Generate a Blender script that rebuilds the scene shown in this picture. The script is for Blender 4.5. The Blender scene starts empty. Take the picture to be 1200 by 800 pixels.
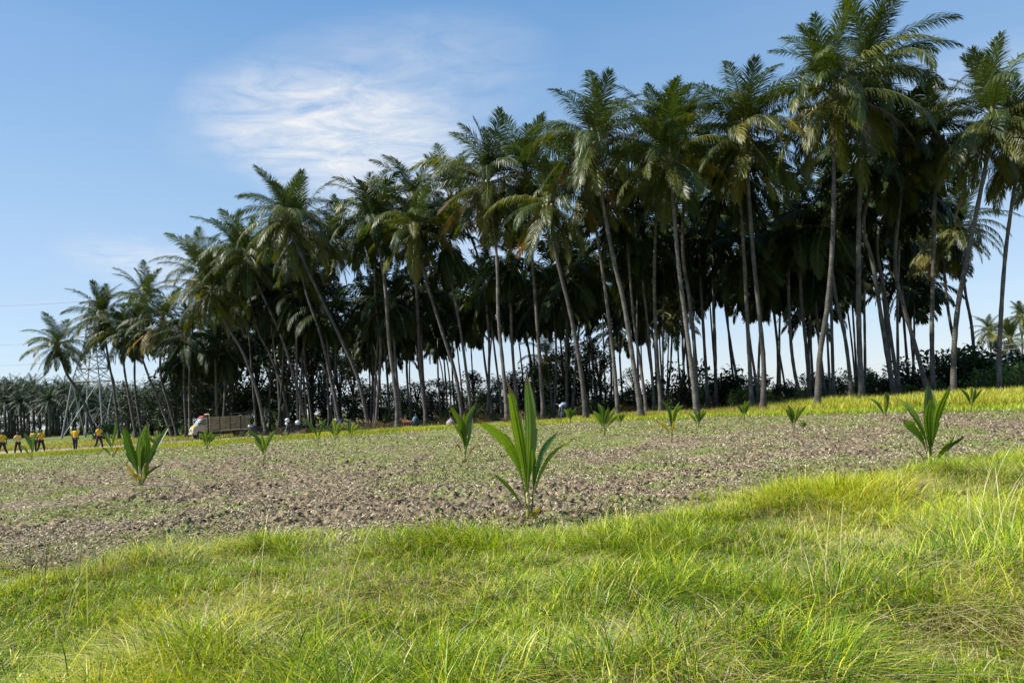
import bpy, bmesh, math, random
import numpy as np
from mathutils import Vector, Matrix
random.seed(7)
RNG = np.random.default_rng(11)
R = math.radians
S = bpy.context.scene
C = S.collection

# ------------------------------------------------------------------ camera
FPX = 867.0                      # focal length in pixels of a 1200 px wide frame
PITCH, ROLL, EYE = R(4.75), R(3.2), 1.6
_f = Vector((0, math.cos(PITCH), math.sin(PITCH)))
_u0 = Vector((0, -math.sin(PITCH), math.cos(PITCH)))
_r0 = Vector((1, 0, 0))
_r = _r0 * math.cos(ROLL) - _u0 * math.sin(ROLL)
_u = _u0 * math.cos(ROLL) + _r0 * math.sin(ROLL)
cd = bpy.data.cameras.new('camera')
cd.sensor_width = 36; cd.lens = FPX * 36 / 1200
cd.clip_start = .05; cd.clip_end = 6000
cam = bpy.data.objects.new('camera', cd); C.objects.link(cam)
cam.matrix_world = Matrix(((_r.x, _u.x, -_f.x, 0), (_r.y, _u.y, -_f.y, 0), (_r.z, _u.z, -_f.z, EYE), (0, 0, 0, 1)))
S.camera = cam

# ------------------------------------------------------------------ light
SUN_AZ, SUN_EL = R(-97), R(49)   # azimuth from +Y towards +X
W = bpy.data.worlds.new("World"); S.world = W; W.use_nodes = True
nt = W.node_tree; N = nt.nodes; L = nt.links
bg = N['Background']; bg.inputs['Strength'].default_value = .13
sky = N.new('ShaderNodeTexSky'); sky.sky_type = 'NISHITA'; sky.sun_disc = False
sky.sun_elevation = SUN_EL; sky.sun_rotation = SUN_AZ
sky.air_density = 1.0; sky.dust_density = .25; sky.ozone_density = 2.2; sky.altitude = 0

def nd(tree, typ, **kw):
    n = tree.nodes.new(typ)
    for k, v in kw.items():
        if k.startswith('i_'):
            n.inputs[int(k[2:])].default_value = v
        else:
            setattr(n, k, v)
    return n

def math_(tree, op, a, b=None, clamp=False):
    n = tree.nodes.new('ShaderNodeMath'); n.operation = op; n.use_clamp = clamp
    for i, v in enumerate((a, b)):
        if v is None: continue
        if isinstance(v, (int, float)): n.inputs[i].default_value = v
        else: tree.links.new(v, n.inputs[i])
    return n.outputs[0]

# thin high cloud: a stretched noise over the whole sky, thicker in one wisp
tc = N.new('ShaderNodeTexCoord')
sep = N.new('ShaderNodeSeparateXYZ'); L.new(tc.outputs['Generated'], sep.inputs[0])
zc = math_(nt, 'MAXIMUM', sep.outputs[2], .03)
px_ = math_(nt, 'DIVIDE', sep.outputs[0], zc); py_ = math_(nt, 'DIVIDE', sep.outputs[1], zc)
comb = N.new('ShaderNodeCombineXYZ'); L.new(px_, comb.inputs[0]); L.new(py_, comb.inputs[1])
mp = N.new('ShaderNodeMapping'); L.new(comb.outputs[0], mp.inputs[0])
mp.inputs['Rotation'].default_value = (0, 0, R(-32)); mp.inputs['Scale'].default_value = (1.5, 2.3, 1)
n1 = nd(nt, 'ShaderNodeTexNoise'); L.new(mp.outputs[0], n1.inputs['Vector'])
n1.inputs['Scale'].default_value = 2.6; n1.inputs['Detail'].default_value = 12; n1.inputs['Roughness'].default_value = .68
n1.inputs['Distortion'].default_value = .5
n2 = nd(nt, 'ShaderNodeTexNoise'); L.new(comb.outputs[0], n2.inputs['Vector'])
n2.inputs['Scale'].default_value = .55; n2.inputs['Detail'].default_value = 3

def blob(dirv, sx, sz, tilt):
    """soft elliptical bump round a direction, sizes in radians"""
    d = Vector(dirv).normalized()
    e1 = Vector((d.y, -d.x, 0)).normalized(); e2 = e1.cross(d)
    a = e1 * math.cos(tilt) + e2 * math.sin(tilt); b = -e1 * math.sin(tilt) + e2 * math.cos(tilt)
    out = []
    for v, s in ((a, sx), (b, sz)):
        dp = N.new('ShaderNodeVectorMath'); dp.operation = 'DOT_PRODUCT'
        L.new(tc.outputs['Generated'], dp.inputs[0]); dp.inputs[1].default_value = v / s
        out.append(math_(nt, 'POWER', math_(nt, 'ABSOLUTE', dp.outputs['Value']), 2))
    dp = N.new('ShaderNodeVectorMath'); dp.operation = 'DOT_PRODUCT'
    L.new(tc.outputs['Generated'], dp.inputs[0]); dp.inputs[1].default_value = d
    front = math_(nt, 'GREATER_THAN', dp.outputs['Value'], 0)
    e = math_(nt, 'SUBTRACT', 1, math_(nt, 'ADD', out[0], out[1]), True)
    return math_(nt, 'MULTIPLY', e, front)

def ray(x, y):
    return _f * FPX + _r * (x - 600) + _u * (400 - y)

def at(x, y, Y):
    d = ray(x, y); t = Y / d.y
    return Vector((d.x * t, Y, EYE + d.z * t))

b1 = blob(ray(458, 198), .265, .105, R(-22))
b2 = blob(ray(425, 112), .26, .10, R(14))
b3 = blob(ray(205, 315), .14, .035, R(-10))
b4 = blob(ray(1120, 115), .17, .06, R(5))
bb = math_(nt, 'ADD', math_(nt, 'MULTIPLY', b1, .92), math_(nt, 'MULTIPLY', b2, .42))
bb = math_(nt, 'ADD', bb, math_(nt, 'MULTIPLY', b3, .5))
bb = math_(nt, 'ADD', bb, math_(nt, 'MULTIPLY', b4, .32))
fine = math_(nt, 'MULTIPLY', math_(nt, 'SUBTRACT', n1.outputs[0], .27), 2.2, True)
base = math_(nt, 'MULTIPLY', math_(nt, 'SUBTRACT', n2.outputs[0], .5), .7, True)
cl = math_(nt, 'MULTIPLY', math_(nt, 'ADD', bb, base), fine, True)
cl = math_(nt, 'MULTIPLY', cl, 1.15, True)
gr = N.new('ShaderNodeValToRGB'); L.new(sep.outputs[2], gr.inputs[0]); ge = gr.color_ramp.elements
for k_, (p_, c_) in enumerate([(0, (.56, .65, .80)), (.10, (.47, .61, .80)), (.28, (.33, .52, .76)), (.52, (.125, .33, .66)), (1, (.07, .24, .62))]):
    if k_ > 1: ge.new(p_)
for e_, (p_, c_) in zip(ge, [(0, (.56, .65, .80)), (.10, (.47, .61, .80)), (.28, (.33, .52, .76)), (.52, (.125, .33, .66)), (1, (.07, .24, .62))]):
    e_.position = p_; e_.color = (*c_, 1)
gs = N.new('ShaderNodeVectorMath'); gs.operation = 'SCALE'; L.new(gr.outputs[0], gs.inputs[0]); gs.inputs['Scale'].default_value = 4.5
mg = N.new('ShaderNodeMixRGB'); mg.inputs[0].default_value = .75; L.new(sky.outputs[0], mg.inputs[1]); L.new(gs.outputs[0], mg.inputs[2])
mixc = N.new('ShaderNodeMixRGB'); L.new(cl, mixc.inputs[0]); L.new(mg.outputs[0], mixc.inputs[1])
mixc.inputs[2].default_value = (3.9, 4.0, 4.15, 1)
L.new(mixc.outputs[0], bg.inputs[0])

sd = bpy.data.lights.new('sun', 'SUN'); sd.energy = 5.0; sd.angle = R(.53); sd.color = (1, .95, .86)
so = bpy.data.objects.new('sun', sd); C.objects.link(so)
to_sun = Vector((math.sin(SUN_AZ) * math.cos(SUN_EL), math.cos(SUN_AZ) * math.cos(SUN_EL), math.sin(SUN_EL)))
so.rotation_euler = to_sun.to_track_quat('Z', 'Y').to_euler(); so.location = (-30, 0, 60)
S.view_settings.view_transform = 'Standard'; S.view_settings.look = 'None'
S.view_settings.exposure = 0.78; S.view_settings.gamma = 1.0
S.cycles.max_bounces = 6; S.cycles.diffuse_bounces = 3; S.cycles.transmission_bounces = 4
S.cycles.transparent_max_bounces = 4

# ------------------------------------------------------------------ helpers
def ss(a, b, x):
    t = np.clip((np.asarray(x, float) - a) / (b - a), 0, 1)
    return t * t * (3 - 2 * t)

def vnoise(x, y, seed=0):
    x = np.asarray(x, float); y = np.asarray(y, float)
    xi = np.floor(x).astype(np.int64); yi = np.floor(y).astype(np.int64)
    fx = x - xi; fy = y - yi
    fx = fx * fx * (3 - 2 * fx); fy = fy * fy * (3 - 2 * fy)
    def h(a, b):
        n = (a * 374761393 + b * 668265263 + seed * 974634777) & 0xffffffff
        n = ((n ^ (n >> 13)) * 1274126177) & 0xffffffff
        n = (n ^ (n >> 16)) & 0xffffff
        return n / float(0xffffff)
    return (h(xi, yi) * (1 - fx) + h(xi + 1, yi) * fx) * (1 - fy) + (h(xi, yi + 1) * (1 - fx) + h(xi + 1, yi + 1) * fx) * fy

def fbm(x, y, seed=0, o=4, g=.5):
    s = 0; a = 1; t = 0
    for i in range(o):
        s = s + a * vnoise(x * 2 ** i, y * 2 ** i, seed + i * 17); t += a; a *= g
    return s / t

FX = [-40, -12, -4.5, -2.95, -1.7, 0, 1.3, 2.4, 4, 5.7, 7.4, 14, 40]
FY = [9.0, 8.6, 8.8, 9.1, 9.2, 9.3, 9.7, 10.4, 11.7, 12.5, 13.2, 15, 17.5]
BX = [-90, -60, -30, -19, -7.5, 2, 10.5, 18, 40, 80]
BY = [48, 46, 44, 42, 38.5, 38, 33, 26, 20, 16]
def front_edge(X): return np.interp(X, FX, FY)
def back_edge(X): return np.interp(X, BX, BY)
def ride(X): return ss(-7, 0, X)        # the bund fades into a low grass bank to the right

def terrain(X, Y):
    X = np.asarray(X, float); Y = np.asarray(Y, float)
    amp = .42 * ss(-30, 0, X) + .22 * ss(8, 20, X)
    z = amp * ss(13, 38, Y)
    z = z + .10 * (fbm(X * .09, Y * .09, 3, 2) - .5) * ss(8, 16, Y)
    d = Y - back_edge(X)
    z = z + .17 * np.exp(-((d - .9) / .75) ** 2) * (1 - .7 * ride(X))
    # rising verge under the foreground grass
    e = front_edge(X) - Y
    z = z + ss(-.3, 1.6, e) * (.05 + .16 * ss(1, 7, X)) + .27 * (fbm(X * 1.0, Y * 1.0, 9, 2) - .5) * ss(-.2, .6, e)
    far = ss(180, 400, np.hypot(X, Y))
    return z * (1 - far)

def tz(x, y): return float(terrain(x, y))

def ground_px(x, y):
    """where the line of sight through a pixel meets the terrain"""
    d = ray(x, y).normalized(); t = 3.0; o = Vector((0, 0, EYE))
    while t < 400:
        p = o + d * t
        if p.z <= tz(p.x, p.y): return Vector((p.x, p.y, tz(p.x, p.y)))
        t += .05 + t * .002
    p = o + d * 150
    return Vector((p.x, p.y, tz(p.x, p.y)))

def base_at(x, y, Y):
    p = at(x, y, Y)
    return Vector((p.x, Y, tz(p.x, Y)))

def tag(o, label=None, cat=None, group=None, kind=None):
    if label: o['label'] = label
    if cat: o['category'] = cat
    if group: o['group'] = group
    if kind: o['kind'] = kind
    return o

def link(name, me, parent=None, mat=None):
    o = bpy.data.objects.new(name, me); C.objects.link(o)
    if parent: o.parent = parent
    if mat is not None and me is not None and len(me.materials) == 0: me.materials.append(mat)
    return o

def thing(name, loc, label, cat, group=None, rz=0):
    o = bpy.data.objects.new(name, None); C.objects.link(o)
    o.location = loc; o.rotation_euler = (0, 0, rz); o.empty_display_size = .2
    return tag(o, label, cat, group)

def pymesh(name, v, f, smooth=False):
    me = bpy.data.meshes.new(name); me.from_pydata([tuple(p) for p in v], [], f); me.update()
    if smooth: me.polygons.foreach_set('use_smooth', [True] * len(me.polygons))
    return me

def npmesh(name, verts, loops, starts, smooth=False, tint=None):
    me = bpy.data.meshes.new(name)
    verts = np.asarray(verts, np.float32); loops = np.asarray(loops, np.int32); starts = np.asarray(starts, np.int32)
    me.vertices.add(len(verts)); me.vertices.foreach_set('co', verts.ravel())
    me.loops.add(len(loops)); me.loops.foreach_set('vertex_index', loops)
    me.polygons.add(len(starts)); me.polygons.foreach_set('loop_start', starts)
    if smooth: me.polygons.foreach_set('use_smooth', np.ones(len(starts), bool))
    if tint is not None:
        at_ = me.attributes.new('tint', 'FLOAT_COLOR', 'POINT')
        c = np.ones((len(verts), 4), np.float32); c[:, :3] = tint
        at_.data.foreach_set('color', c.ravel())
    me.update(calc_edges=True); me.validate()
    return me

class MB:
    """collects shapes for one mesh"""
    def __init__(s): s.v = []; s.f = []
    def add(s, v, f):
        n = len(s.v); s.v += [tuple(p) for p in v]; s.f += [tuple(i + n for i in q) for q in f]; return s
    def box(s, c, d, rot=None, taper=1.0):
        c = Vector(c); hx, hy, hz = d[0] / 2, d[1] / 2, d[2] / 2; v = []
        for z in (-1, 1):
            k = taper if z > 0 else 1
            for x, y in ((-1, -1), (1, -1), (1, 1), (-1, 1)):
                p = Vector((x * hx * k, y * hy * k, z * hz))
                if rot: p = rot @ p
                v.append(c + p)
        return s.add(v, [(3, 2, 1, 0), (4, 5, 6, 7), (0, 1, 5, 4), (1, 2, 6, 5), (2, 3, 7, 6), (3, 0, 4, 7)])
    def tube(s, pts, rad, n=8, cap=True):
        pts = [Vector(p) for p in pts]; rings = []
        if isinstance(rad, (int, float)): rad = [rad] * len(pts)
        a = None
        for i, p in enumerate(pts):
            t = (pts[min(i + 1, len(pts) - 1)] - pts[max(i - 1, 0)]).normalized()
            if a is None:
                a = t.cross(Vector((0, 0, 1)))
                if a.length < .5: a = t.cross(Vector((0, 1, 0)))
            a = (a - t * a.dot(t)).normalized(); b = t.cross(a)
            rings.append([p + (a * math.cos(2 * math.pi * k / n) + b * math.sin(2 * math.pi * k / n)) * rad[i] for k in range(n)])
        v = [q for r in rings for q in r]; f = []
        for i in range(len(pts) - 1):
            for k in range(n):
                f.append((i * n + k, i * n + (k + 1) % n, (i + 1) * n + (k + 1) % n, (i + 1) * n + k))
        if cap:
            f.append(tuple(range(n - 1, -1, -1))); m = (len(pts) - 1) * n; f.append(tuple(m + k for k in range(n)))
        return s.add(v, f)
    def ball(s, c, r, nu=10, nv=6, sc=(1, 1, 1)):
        c = Vector(c); v = [c + Vector((0, 0, -r * sc[2]))]; f = []
        for j in range(1, nv):
            a = -math.pi / 2 + math.pi * j / nv
            for k in range(nu):
                b = 2 * math.pi * k / nu
                v.append(c + Vector((r * sc[0] * math.cos(a) * math.cos(b), r * sc[1] * math.cos(a) * math.sin(b), r * sc[2] * math.sin(a))))
        v.append(c + Vector((0, 0, r * sc[2])))
        for k in range(nu): f.append((0, 1 + (k + 1) % nu, 1 + k))
        for j in range(nv - 2):
            for k in range(nu):
                a = 1 + j * nu + k; b = 1 + j * nu + (k + 1) % nu
                f.append((a, b, b + nu, a + nu))
        m = 1 + (nv - 2) * nu
        for k in range(nu): f.append((m + k, m + (k + 1) % nu, m + nu))
        return s.add(v, f)
    def prism(s, poly, y0, y1):
        """polygon in x,z extruded along y"""
        n = len(poly); v = [(x, y0, z) for x, z in poly] + [(x, y1, z) for x, z in poly]
        f = [tuple(range(n)), tuple(range(2 * n - 1, n - 1, -1))]
        f += [((i + 1) % n, i, i + n, (i + 1) % n + n) for i in range(n)]
        return s.add(v, f)
    def build(s, name, mat, parent=None, smooth=False, bevel=0):
        me = pymesh(name, s.v, s.f, smooth); me.materials.append(mat)
        o = link(name, me, parent)
        if bevel:
            m = o.modifiers.new('bevel', 'BEVEL'); m.width = bevel; m.segments = 2; m.limit_method = 'ANGLE'
        return o

# ------------------------------------------------------------------ materials
def mat_new(name):
    m = bpy.data.materials.new(name); m.use_nodes = True
    m.node_tree.nodes.clear(); return m, m.node_tree

def ramp(t, fac, stops):
    r = t.nodes.new('ShaderNodeValToRGB'); t.links.new(fac, r.inputs[0])
    e = r.color_ramp.elements
    while len(e) < len(stops): e.new(.5)
    for i, (p, c) in enumerate(stops): e[i].position = p; e[i].color = (*c, 1)
    return r.outputs[0]

def noise(t, scale, detail=4, vec=None, rough=.55, coord='Object'):
    n = t.nodes.new('ShaderNodeTexNoise'); n.inputs['Scale'].default_value = scale
    n.inputs['Detail'].default_value = detail; n.inputs['Roughness'].default_value = rough
    if vec is None:
        c = t.nodes.new('ShaderNodeTexCoord'); vec = c.outputs[coord]
    t.links.new(vec, n.inputs['Vector']); return n.outputs[0]

def mixrgb(t, fac, a, b, mode='MIX'):
    n = t.nodes.new('ShaderNodeMixRGB'); n.blend_type = mode
    for i, v in enumerate((fac, a, b)):
        if isinstance(v, (int, float)): n.inputs[i].default_value = v
        elif isinstance(v, tuple): n.inputs[i].default_value = (*v, 1)
        else: t.links.new(v, n.inputs[i])
    return n.outputs[0]

def plain(name, col, rough=.6, metal=0, spec=.5, var=.12, scale=6, bump=0):
    m, t = mat_new(name); o = t.nodes.new('ShaderNodeOutputMaterial'); p = t.nodes.new('ShaderNodeBsdfPrincipled')
    f = noise(t, scale, 5)
    c = ramp(t, f, [(.25, tuple(x * (1 - var * 1.6) for x in col)), (.75, tuple(min(1, x * (1 + var)) for x in col))])
    t.links.new(c, p.inputs['Base Color']); p.inputs['Roughness'].default_value = rough; p.inputs['Metallic'].default_value = metal
    p.inputs['Specular IOR Level'].default_value = spec
    if bump:
        b = t.nodes.new('ShaderNodeBump'); b.inputs['Strength'].default_value = bump; b.inputs['Distance'].default_value = .02
        t.links.new(f, b.inputs['Height']); t.links.new(b.outputs[0], p.inputs['Normal'])
    t.links.new(p.outputs[0], o.inputs[0]); return m

def leafy(name, c0, c1, trans=.3, tcol=None, rough=.35, spec=.5, attr=False, rnd=True, nscale=3.0):
    """leaf surface: diffuse and gloss, plus light through the leaf"""
    m, t = mat_new(name); o = t.nodes.new('ShaderNodeOutputMaterial'); p = t.nodes.new('ShaderNodeBsdfPrincipled')
    tr = t.nodes.new('ShaderNodeBsdfTranslucent'); mx = t.nodes.new('ShaderNodeMixShader'); mx.inputs[0].default_value = trans
    if attr:
        a = t.nodes.new('ShaderNodeAttribute'); a.attribute_name = 'tint'; col = a.outputs['Color']
    else:
        f = noise(t, nscale, 3)
        if rnd:
            oi = t.nodes.new('ShaderNodeObjectInfo')
            f = math_(t, 'ADD', math_(t, 'MULTIPLY', f, .5), math_(t, 'MULTIPLY', oi.outputs['Random'], .5))
        col = ramp(t, f, [(.25, c0), (.75, c1)])
    tc_ = mixrgb(t, 1.0, col, tcol or (1.5, 1.55, .55), 'MULTIPLY')
    t.links.new(col, p.inputs['Base Color']); t.links.new(tc_, tr.inputs[0])
    p.inputs['Roughness'].default_value = rough; p.inputs['Specular IOR Level'].default_value = spec
    t.links.new(p.outputs[0], mx.inputs[1]); t.links.new(tr.outputs[0], mx.inputs[2]); t.links.new(mx.outputs[0], o.inputs[0])
    return m

M = {}
M['frond'] = leafy('palm_frond_green', (.024, .042, .008), (.066, .094, .014), .28, rough=.45, spec=.4)
M['frond_m'] = leafy('palm_frond_mature_sunlit', (.036, .050, .008), (.135, .145, .020), .30, rough=.45, spec=.4)  # sunlit yellow green painted into the colour of the older fronds
M['frond_d'] = leafy('palm_frond_shaded', (.012, .024, .006), (.036, .054, .011), .18, rough=.55, spec=.2)  # deep grove shade put into a darker leaf colour
M['frond_y'] = leafy('palm_frond_yellowing', (.10, .11, .015), (.22, .17, .02), .35, rough=.5)
M['frond_o'] = leafy('palm_frond_dying', (.16, .08, .015), (.27, .13, .02), .35, rough=.6)
M['frond_b'] = leafy('palm_frond_dead', (.10, .065, .035), (.20, .14, .08), .15, rough=.8, spec=.2)
M['rachis'] = plain('palm_rachis', (.13, .14, .04), .45, var=.25)
M['farleaf'] = leafy('far_palm_leaf', (.014, .028, .014), (.034, .058, .024), .15, rough=.55)
M['tree'] = leafy('broad_leaf', (.010, .021, .008), (.028, .048, .015), .18, rough=.5)  # leaf colour darkened to paint in the shade behind the grove
M['bush'] = leafy('bush_leaf', (.012, .028, .008), (.036, .066, .015), .22, rough=.5)  # shade under the palms painted in as a darker leaf colour
M['grass'] = leafy('grass_blade', (0, 0, 0), (0, 0, 0), .30, tcol=(1.4, 1.35, .45), rough=.40, spec=.30, attr=True)
M['litter'] = leafy('field_litter', (0, 0, 0), (0, 0, 0), .12, tcol=(1, 1, .8), rough=.9, spec=.1, attr=True)
M['seed'] = leafy('seedling_leaf', (.045, .10, .010), (.13, .20, .02), .42, tcol=(1.5, 1.5, .4), rough=.28, spec=.55, nscale=9)
M['seed_y'] = leafy('seedling_leaf_yellow', (.30, .27, .03), (.42, .33, .04), .4, tcol=(1.2, 1.1, .5), rough=.45, nscale=9)
M['stalk'] = plain('seedling_stalk', (.30, .27, .07), .5, var=.3, scale=20)
M['coconut'] = plain('coconut_husk', (.16, .14, .03), .5, var=.4)
M['branch'] = plain('branch_bark', (.085, .07, .055), .9, var=.3, bump=.4)

def trunk_mat():
    m, t = mat_new('palm_trunk_bark'); o = t.nodes.new('ShaderNodeOutputMaterial'); p = t.nodes.new('ShaderNodeBsdfPrincipled')
    c = t.nodes.new('ShaderNodeTexCoord'); w = t.nodes.new('ShaderNodeTexWave'); w.bands_direction = 'Z'
    w.inputs['Scale'].default_value = 3.1; w.inputs['Distortion'].default_value = 5; w.inputs['Detail'].default_value = 4
    w.inputs['Detail Scale'].default_value = 1.5
    t.links.new(c.outputs['Object'], w.inputs['Vector'])
    f = noise(t, 2.2, 6, c.outputs['Object'], .65); oi = t.nodes.new('ShaderNodeObjectInfo')
    k = math_(t, 'ADD', math_(t, 'MULTIPLY', f, .74), math_(t, 'MULTIPLY', w.outputs[1], .16))
    k = math_(t, 'ADD', k, math_(t, 'MULTIPLY', oi.outputs['Random'], .14))
    col = ramp(t, k, [(.30, (.02, .017, .014)), (.52, (.068, .061, .051)), (.74, (.21, .19, .162))])
    t.links.new(col, p.inputs['Base Color']); p.inputs['Roughness'].default_value = .85
    b = t.nodes.new('ShaderNodeBump'); b.inputs['Strength'].default_value = .5; b.inputs['Distance'].default_value = .02
    t.links.new(k, b.inputs['Height']); t.links.new(b.outputs[0], p.inputs['Normal'])
    t.links.new(p.outputs[0], o.inputs[0]); return m
M['trunk'] = trunk_mat()

def ground_mat(name, stops, big, greens, gscale, bump=.5):
    m, t = mat_new(name); o = t.nodes.new('ShaderNodeOutputMaterial'); p = t.nodes.new('ShaderNodeBsdfPrincipled')
    c = t.nodes.new('ShaderNodeTexCoord').outputs['Object']
    f = noise(t, 9, 8, c, .7); col = ramp(t, f, stops)
    g = noise(t, big, 3, c, .5); col = mixrgb(t, math_(t, 'MULTIPLY', g, .5), col, mixrgb(t, 1.0, col, (.72, .68, .64), 'MULTIPLY'))
    if greens:
        a = t.nodes.new('ShaderNodeAttribute'); a.attribute_name = 'green'
        gf = noise(t, gscale, 6, c, .7)
        k = math_(t, 'SUBTRACT', math_(t, 'ADD', gf, a.outputs['Fac']), 1.0)
        k = math_(t, 'MULTIPLY', k, 5.0, True)
        gc = ramp(t, noise(t, 14, 4, c), [(.3, greens[0]), (.7, greens[1])])
        col = mixrgb(t, k, col, gc)
    t.links.new(col, p.inputs['Base Color']); p.inputs['Roughness'].default_value = .95; p.inputs['Specular IOR Level'].default_value = .15
    b = t.nodes.new('ShaderNodeBump'); b.inputs['Strength'].default_value = bump; b.inputs['Distance'].default_value = .04
    t.links.new(f, b.inputs['Height']); t.links.new(b.outputs[0], p.inputs['Normal'])
    t.links.new(p.outputs[0], o.inputs[0]); return m
M['soil'] = ground_mat('dry_tilled_soil', [(.38, (.048, .036, .023)), (.50, (.175, .138, .088)), (.67, (.40, .325, .215))], .35,
                       ((.10, .13, .035), (.21, .23, .075)), 1.3, .9)
M['ground'] = ground_mat('grove_floor', [(.3, (.06, .05, .03)), (.5, (.13, .11, .06)), (.72, (.21, .18, .10))], .1,
                         ((.07, .10, .02), (.15, .17, .04)), .5)
M['track'] = ground_mat('dirt_track_soil', [(.3, (.22, .16, .11)), (.5, (.33, .25, .18)), (.72, (.42, .34, .26))], .3, None, 1, .3)

# ------------------------------------------------------------------ ground sheets
def grid(name, X, Y, Z, mat, extra=None, smooth=True):
    ny, nx = X.shape
    v = np.stack([X, Y, Z], -1).reshape(-1, 3)
    i = np.arange(ny - 1)[:, None] * nx + np.arange(nx - 1)[None, :]
    q = np.stack([i, i + 1, i + nx + 1, i + nx], -1).reshape(-1)
    me = npmesh(name, v, q, np.arange(0, len(q), 4), smooth)
    if extra is not None:
        a = me.attributes.new('green', 'FLOAT', 'POINT'); a.data.foreach_set('value', extra.ravel().astype(np.float32))
    me.materials.append(mat); return link(name, me)

# everywhere: one sheet to the horizon
yy = np.concatenate([[-60, -30, -12], np.linspace(-4, 16, 60)[:-1], np.geomspace(16, 120, 130)[:-1], np.geomspace(120, 3500, 26)])
uu = np.linspace(-1, 1, 240); uu = np.sign(uu) * (np.abs(uu) * .8 + np.abs(uu) ** 4 * 2.2)
Yg, Ug = np.meshgrid(yy, uu, indexing='ij'); Xg = Ug * (np.maximum(Yg, 0) + 14)
def in_field(X, Y, m=.0):
    return ss(-.35, .25, Y - front_edge(X) - m) * (1 - ss(-.3, .4, Y - back_edge(X) + m))
Zg = terrain(Xg, Yg) - .22 * in_field(Xg, Yg, .5)
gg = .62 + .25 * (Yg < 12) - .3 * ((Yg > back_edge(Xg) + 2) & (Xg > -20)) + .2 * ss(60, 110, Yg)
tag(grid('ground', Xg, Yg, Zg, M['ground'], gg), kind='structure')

# the tilled field
s_ = np.linspace(5.6 ** -.5, 50 ** -.5, 430); yf = s_ ** -2
uf = np.linspace(-1, 1, 780); uf = np.sign(uf) * (np.abs(uf) * .72 + np.abs(uf) ** 5 * .75)
Yf, Uf = np.meshgrid(yf, uf, indexing='ij'); Xf = Uf * (Yf + 1.5)
def clods(X, Y):
    a = fbm(X * .7, Y * .7, 21, 2) - .5
    b = fbm(X * 2.6, Y * 2.6, 31, 3) - .5
    c = np.abs(fbm(X * 7.5, Y * 6.5, 41, 2) - .5) * 2
    rough = .3 + 1.2 * ss(.46, .60, fbm(X * .3, Y * .5, 55, 3))
    d = fbm(X * 17, Y * 13, 47, 2) - .5
    return .16 * a + rough * (.10 * b + .085 * (c - .3) + .05 * d)
def greenness(X, Y):
    g = .6 * fbm(X * .42, Y * .34, 77, 3) + .4 * fbm(X * 1.3, Y * 1.0, 79, 3)
    far = ss(18, 33, Y) * (1 - .45 * ss(4, 14, X))
    return .05 + 1.02 * g + .16 * far
SEEDS = [  # base pixel, height in pixels, kind
    (620, 612, 172, 'big'), (165, 572, 80, 'left'), (1090, 551, 110, 'right'), (545, 541, 72, 'mid'), (309, 541, 44, 'a'),
    (787, 518, 50, 'b'), (37, 541, 35, 'c'), (132, 538, 46, 'd'), (183, 527, 21, 'e'), (242, 526, 27, 'f'), (373, 524, 37, 'g'),
    (393, 516, 29, 'h'), (411, 513, 24, 'i'), (708, 510, 42, 'j'), (668, 497, 24, 'k'), (818, 502, 28, 'l'), (872, 492, 26, 'm'),
    (930, 505, 38, 'n'), (1038, 495, 38, 'o'), (1138, 481, 32, 'p'), (727, 499, 20, 'q'), (941, 505, 14, 'r'), (1085, 470, 1, 'skip')]
SEEDS = [s for s in SEEDS if s[3] != 'skip']
seed_pos = [ground_px(x, y) for x, y, h, k in SEEDS]
Zf = terrain(Xf, Yf) + clods(Xf, Yf) * ss(-.2, .5, Yf - front_edge(Xf))
for p in seed_pos[1:2] + seed_pos[6:8]:                       # each planted seedling sits in a small heap of dug earth
    r = np.hypot(Xf - p.x - .1, Yf - p.y + .05); Zf = Zf + .07 * np.exp(-(r / .5) ** 2) * (.6 + fbm(Xf * 5, Yf * 5, 3, 2))
fm = in_field(Xf, Yf)
Zf = Zf - .45 * (1 - fm)
tag(grid('tilled_field', Xf, Yf, Zf, M['soil'], greenness(Xf, Yf), smooth=False), kind='structure')

# dirt track past the truck and along the grove
xs = np.linspace(-75, 30, 200); w_ = np.linspace(0, 1, 9)
c0 = back_edge(xs) + 4.3; c1 = back_edge(xs) + np.interp(xs, [-75, -34, -24, -15, 0, 10, 20, 30], [14, 15, 20, 10, 5.6, 4.5, 4.4, 4.4])
c0 = np.minimum(c0 + .5 * (fbm(xs * .3, xs * 0, 5) - .5), c1 - .1)
Xt = np.repeat(xs[:, None], 9, 1); Yt = c0[:, None] * (1 - w_) + c1[:, None] * w_
tag(grid('dirt_track', Xt, Yt, terrain(Xt, Yt) + .012, M['track']), kind='structure')

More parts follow.
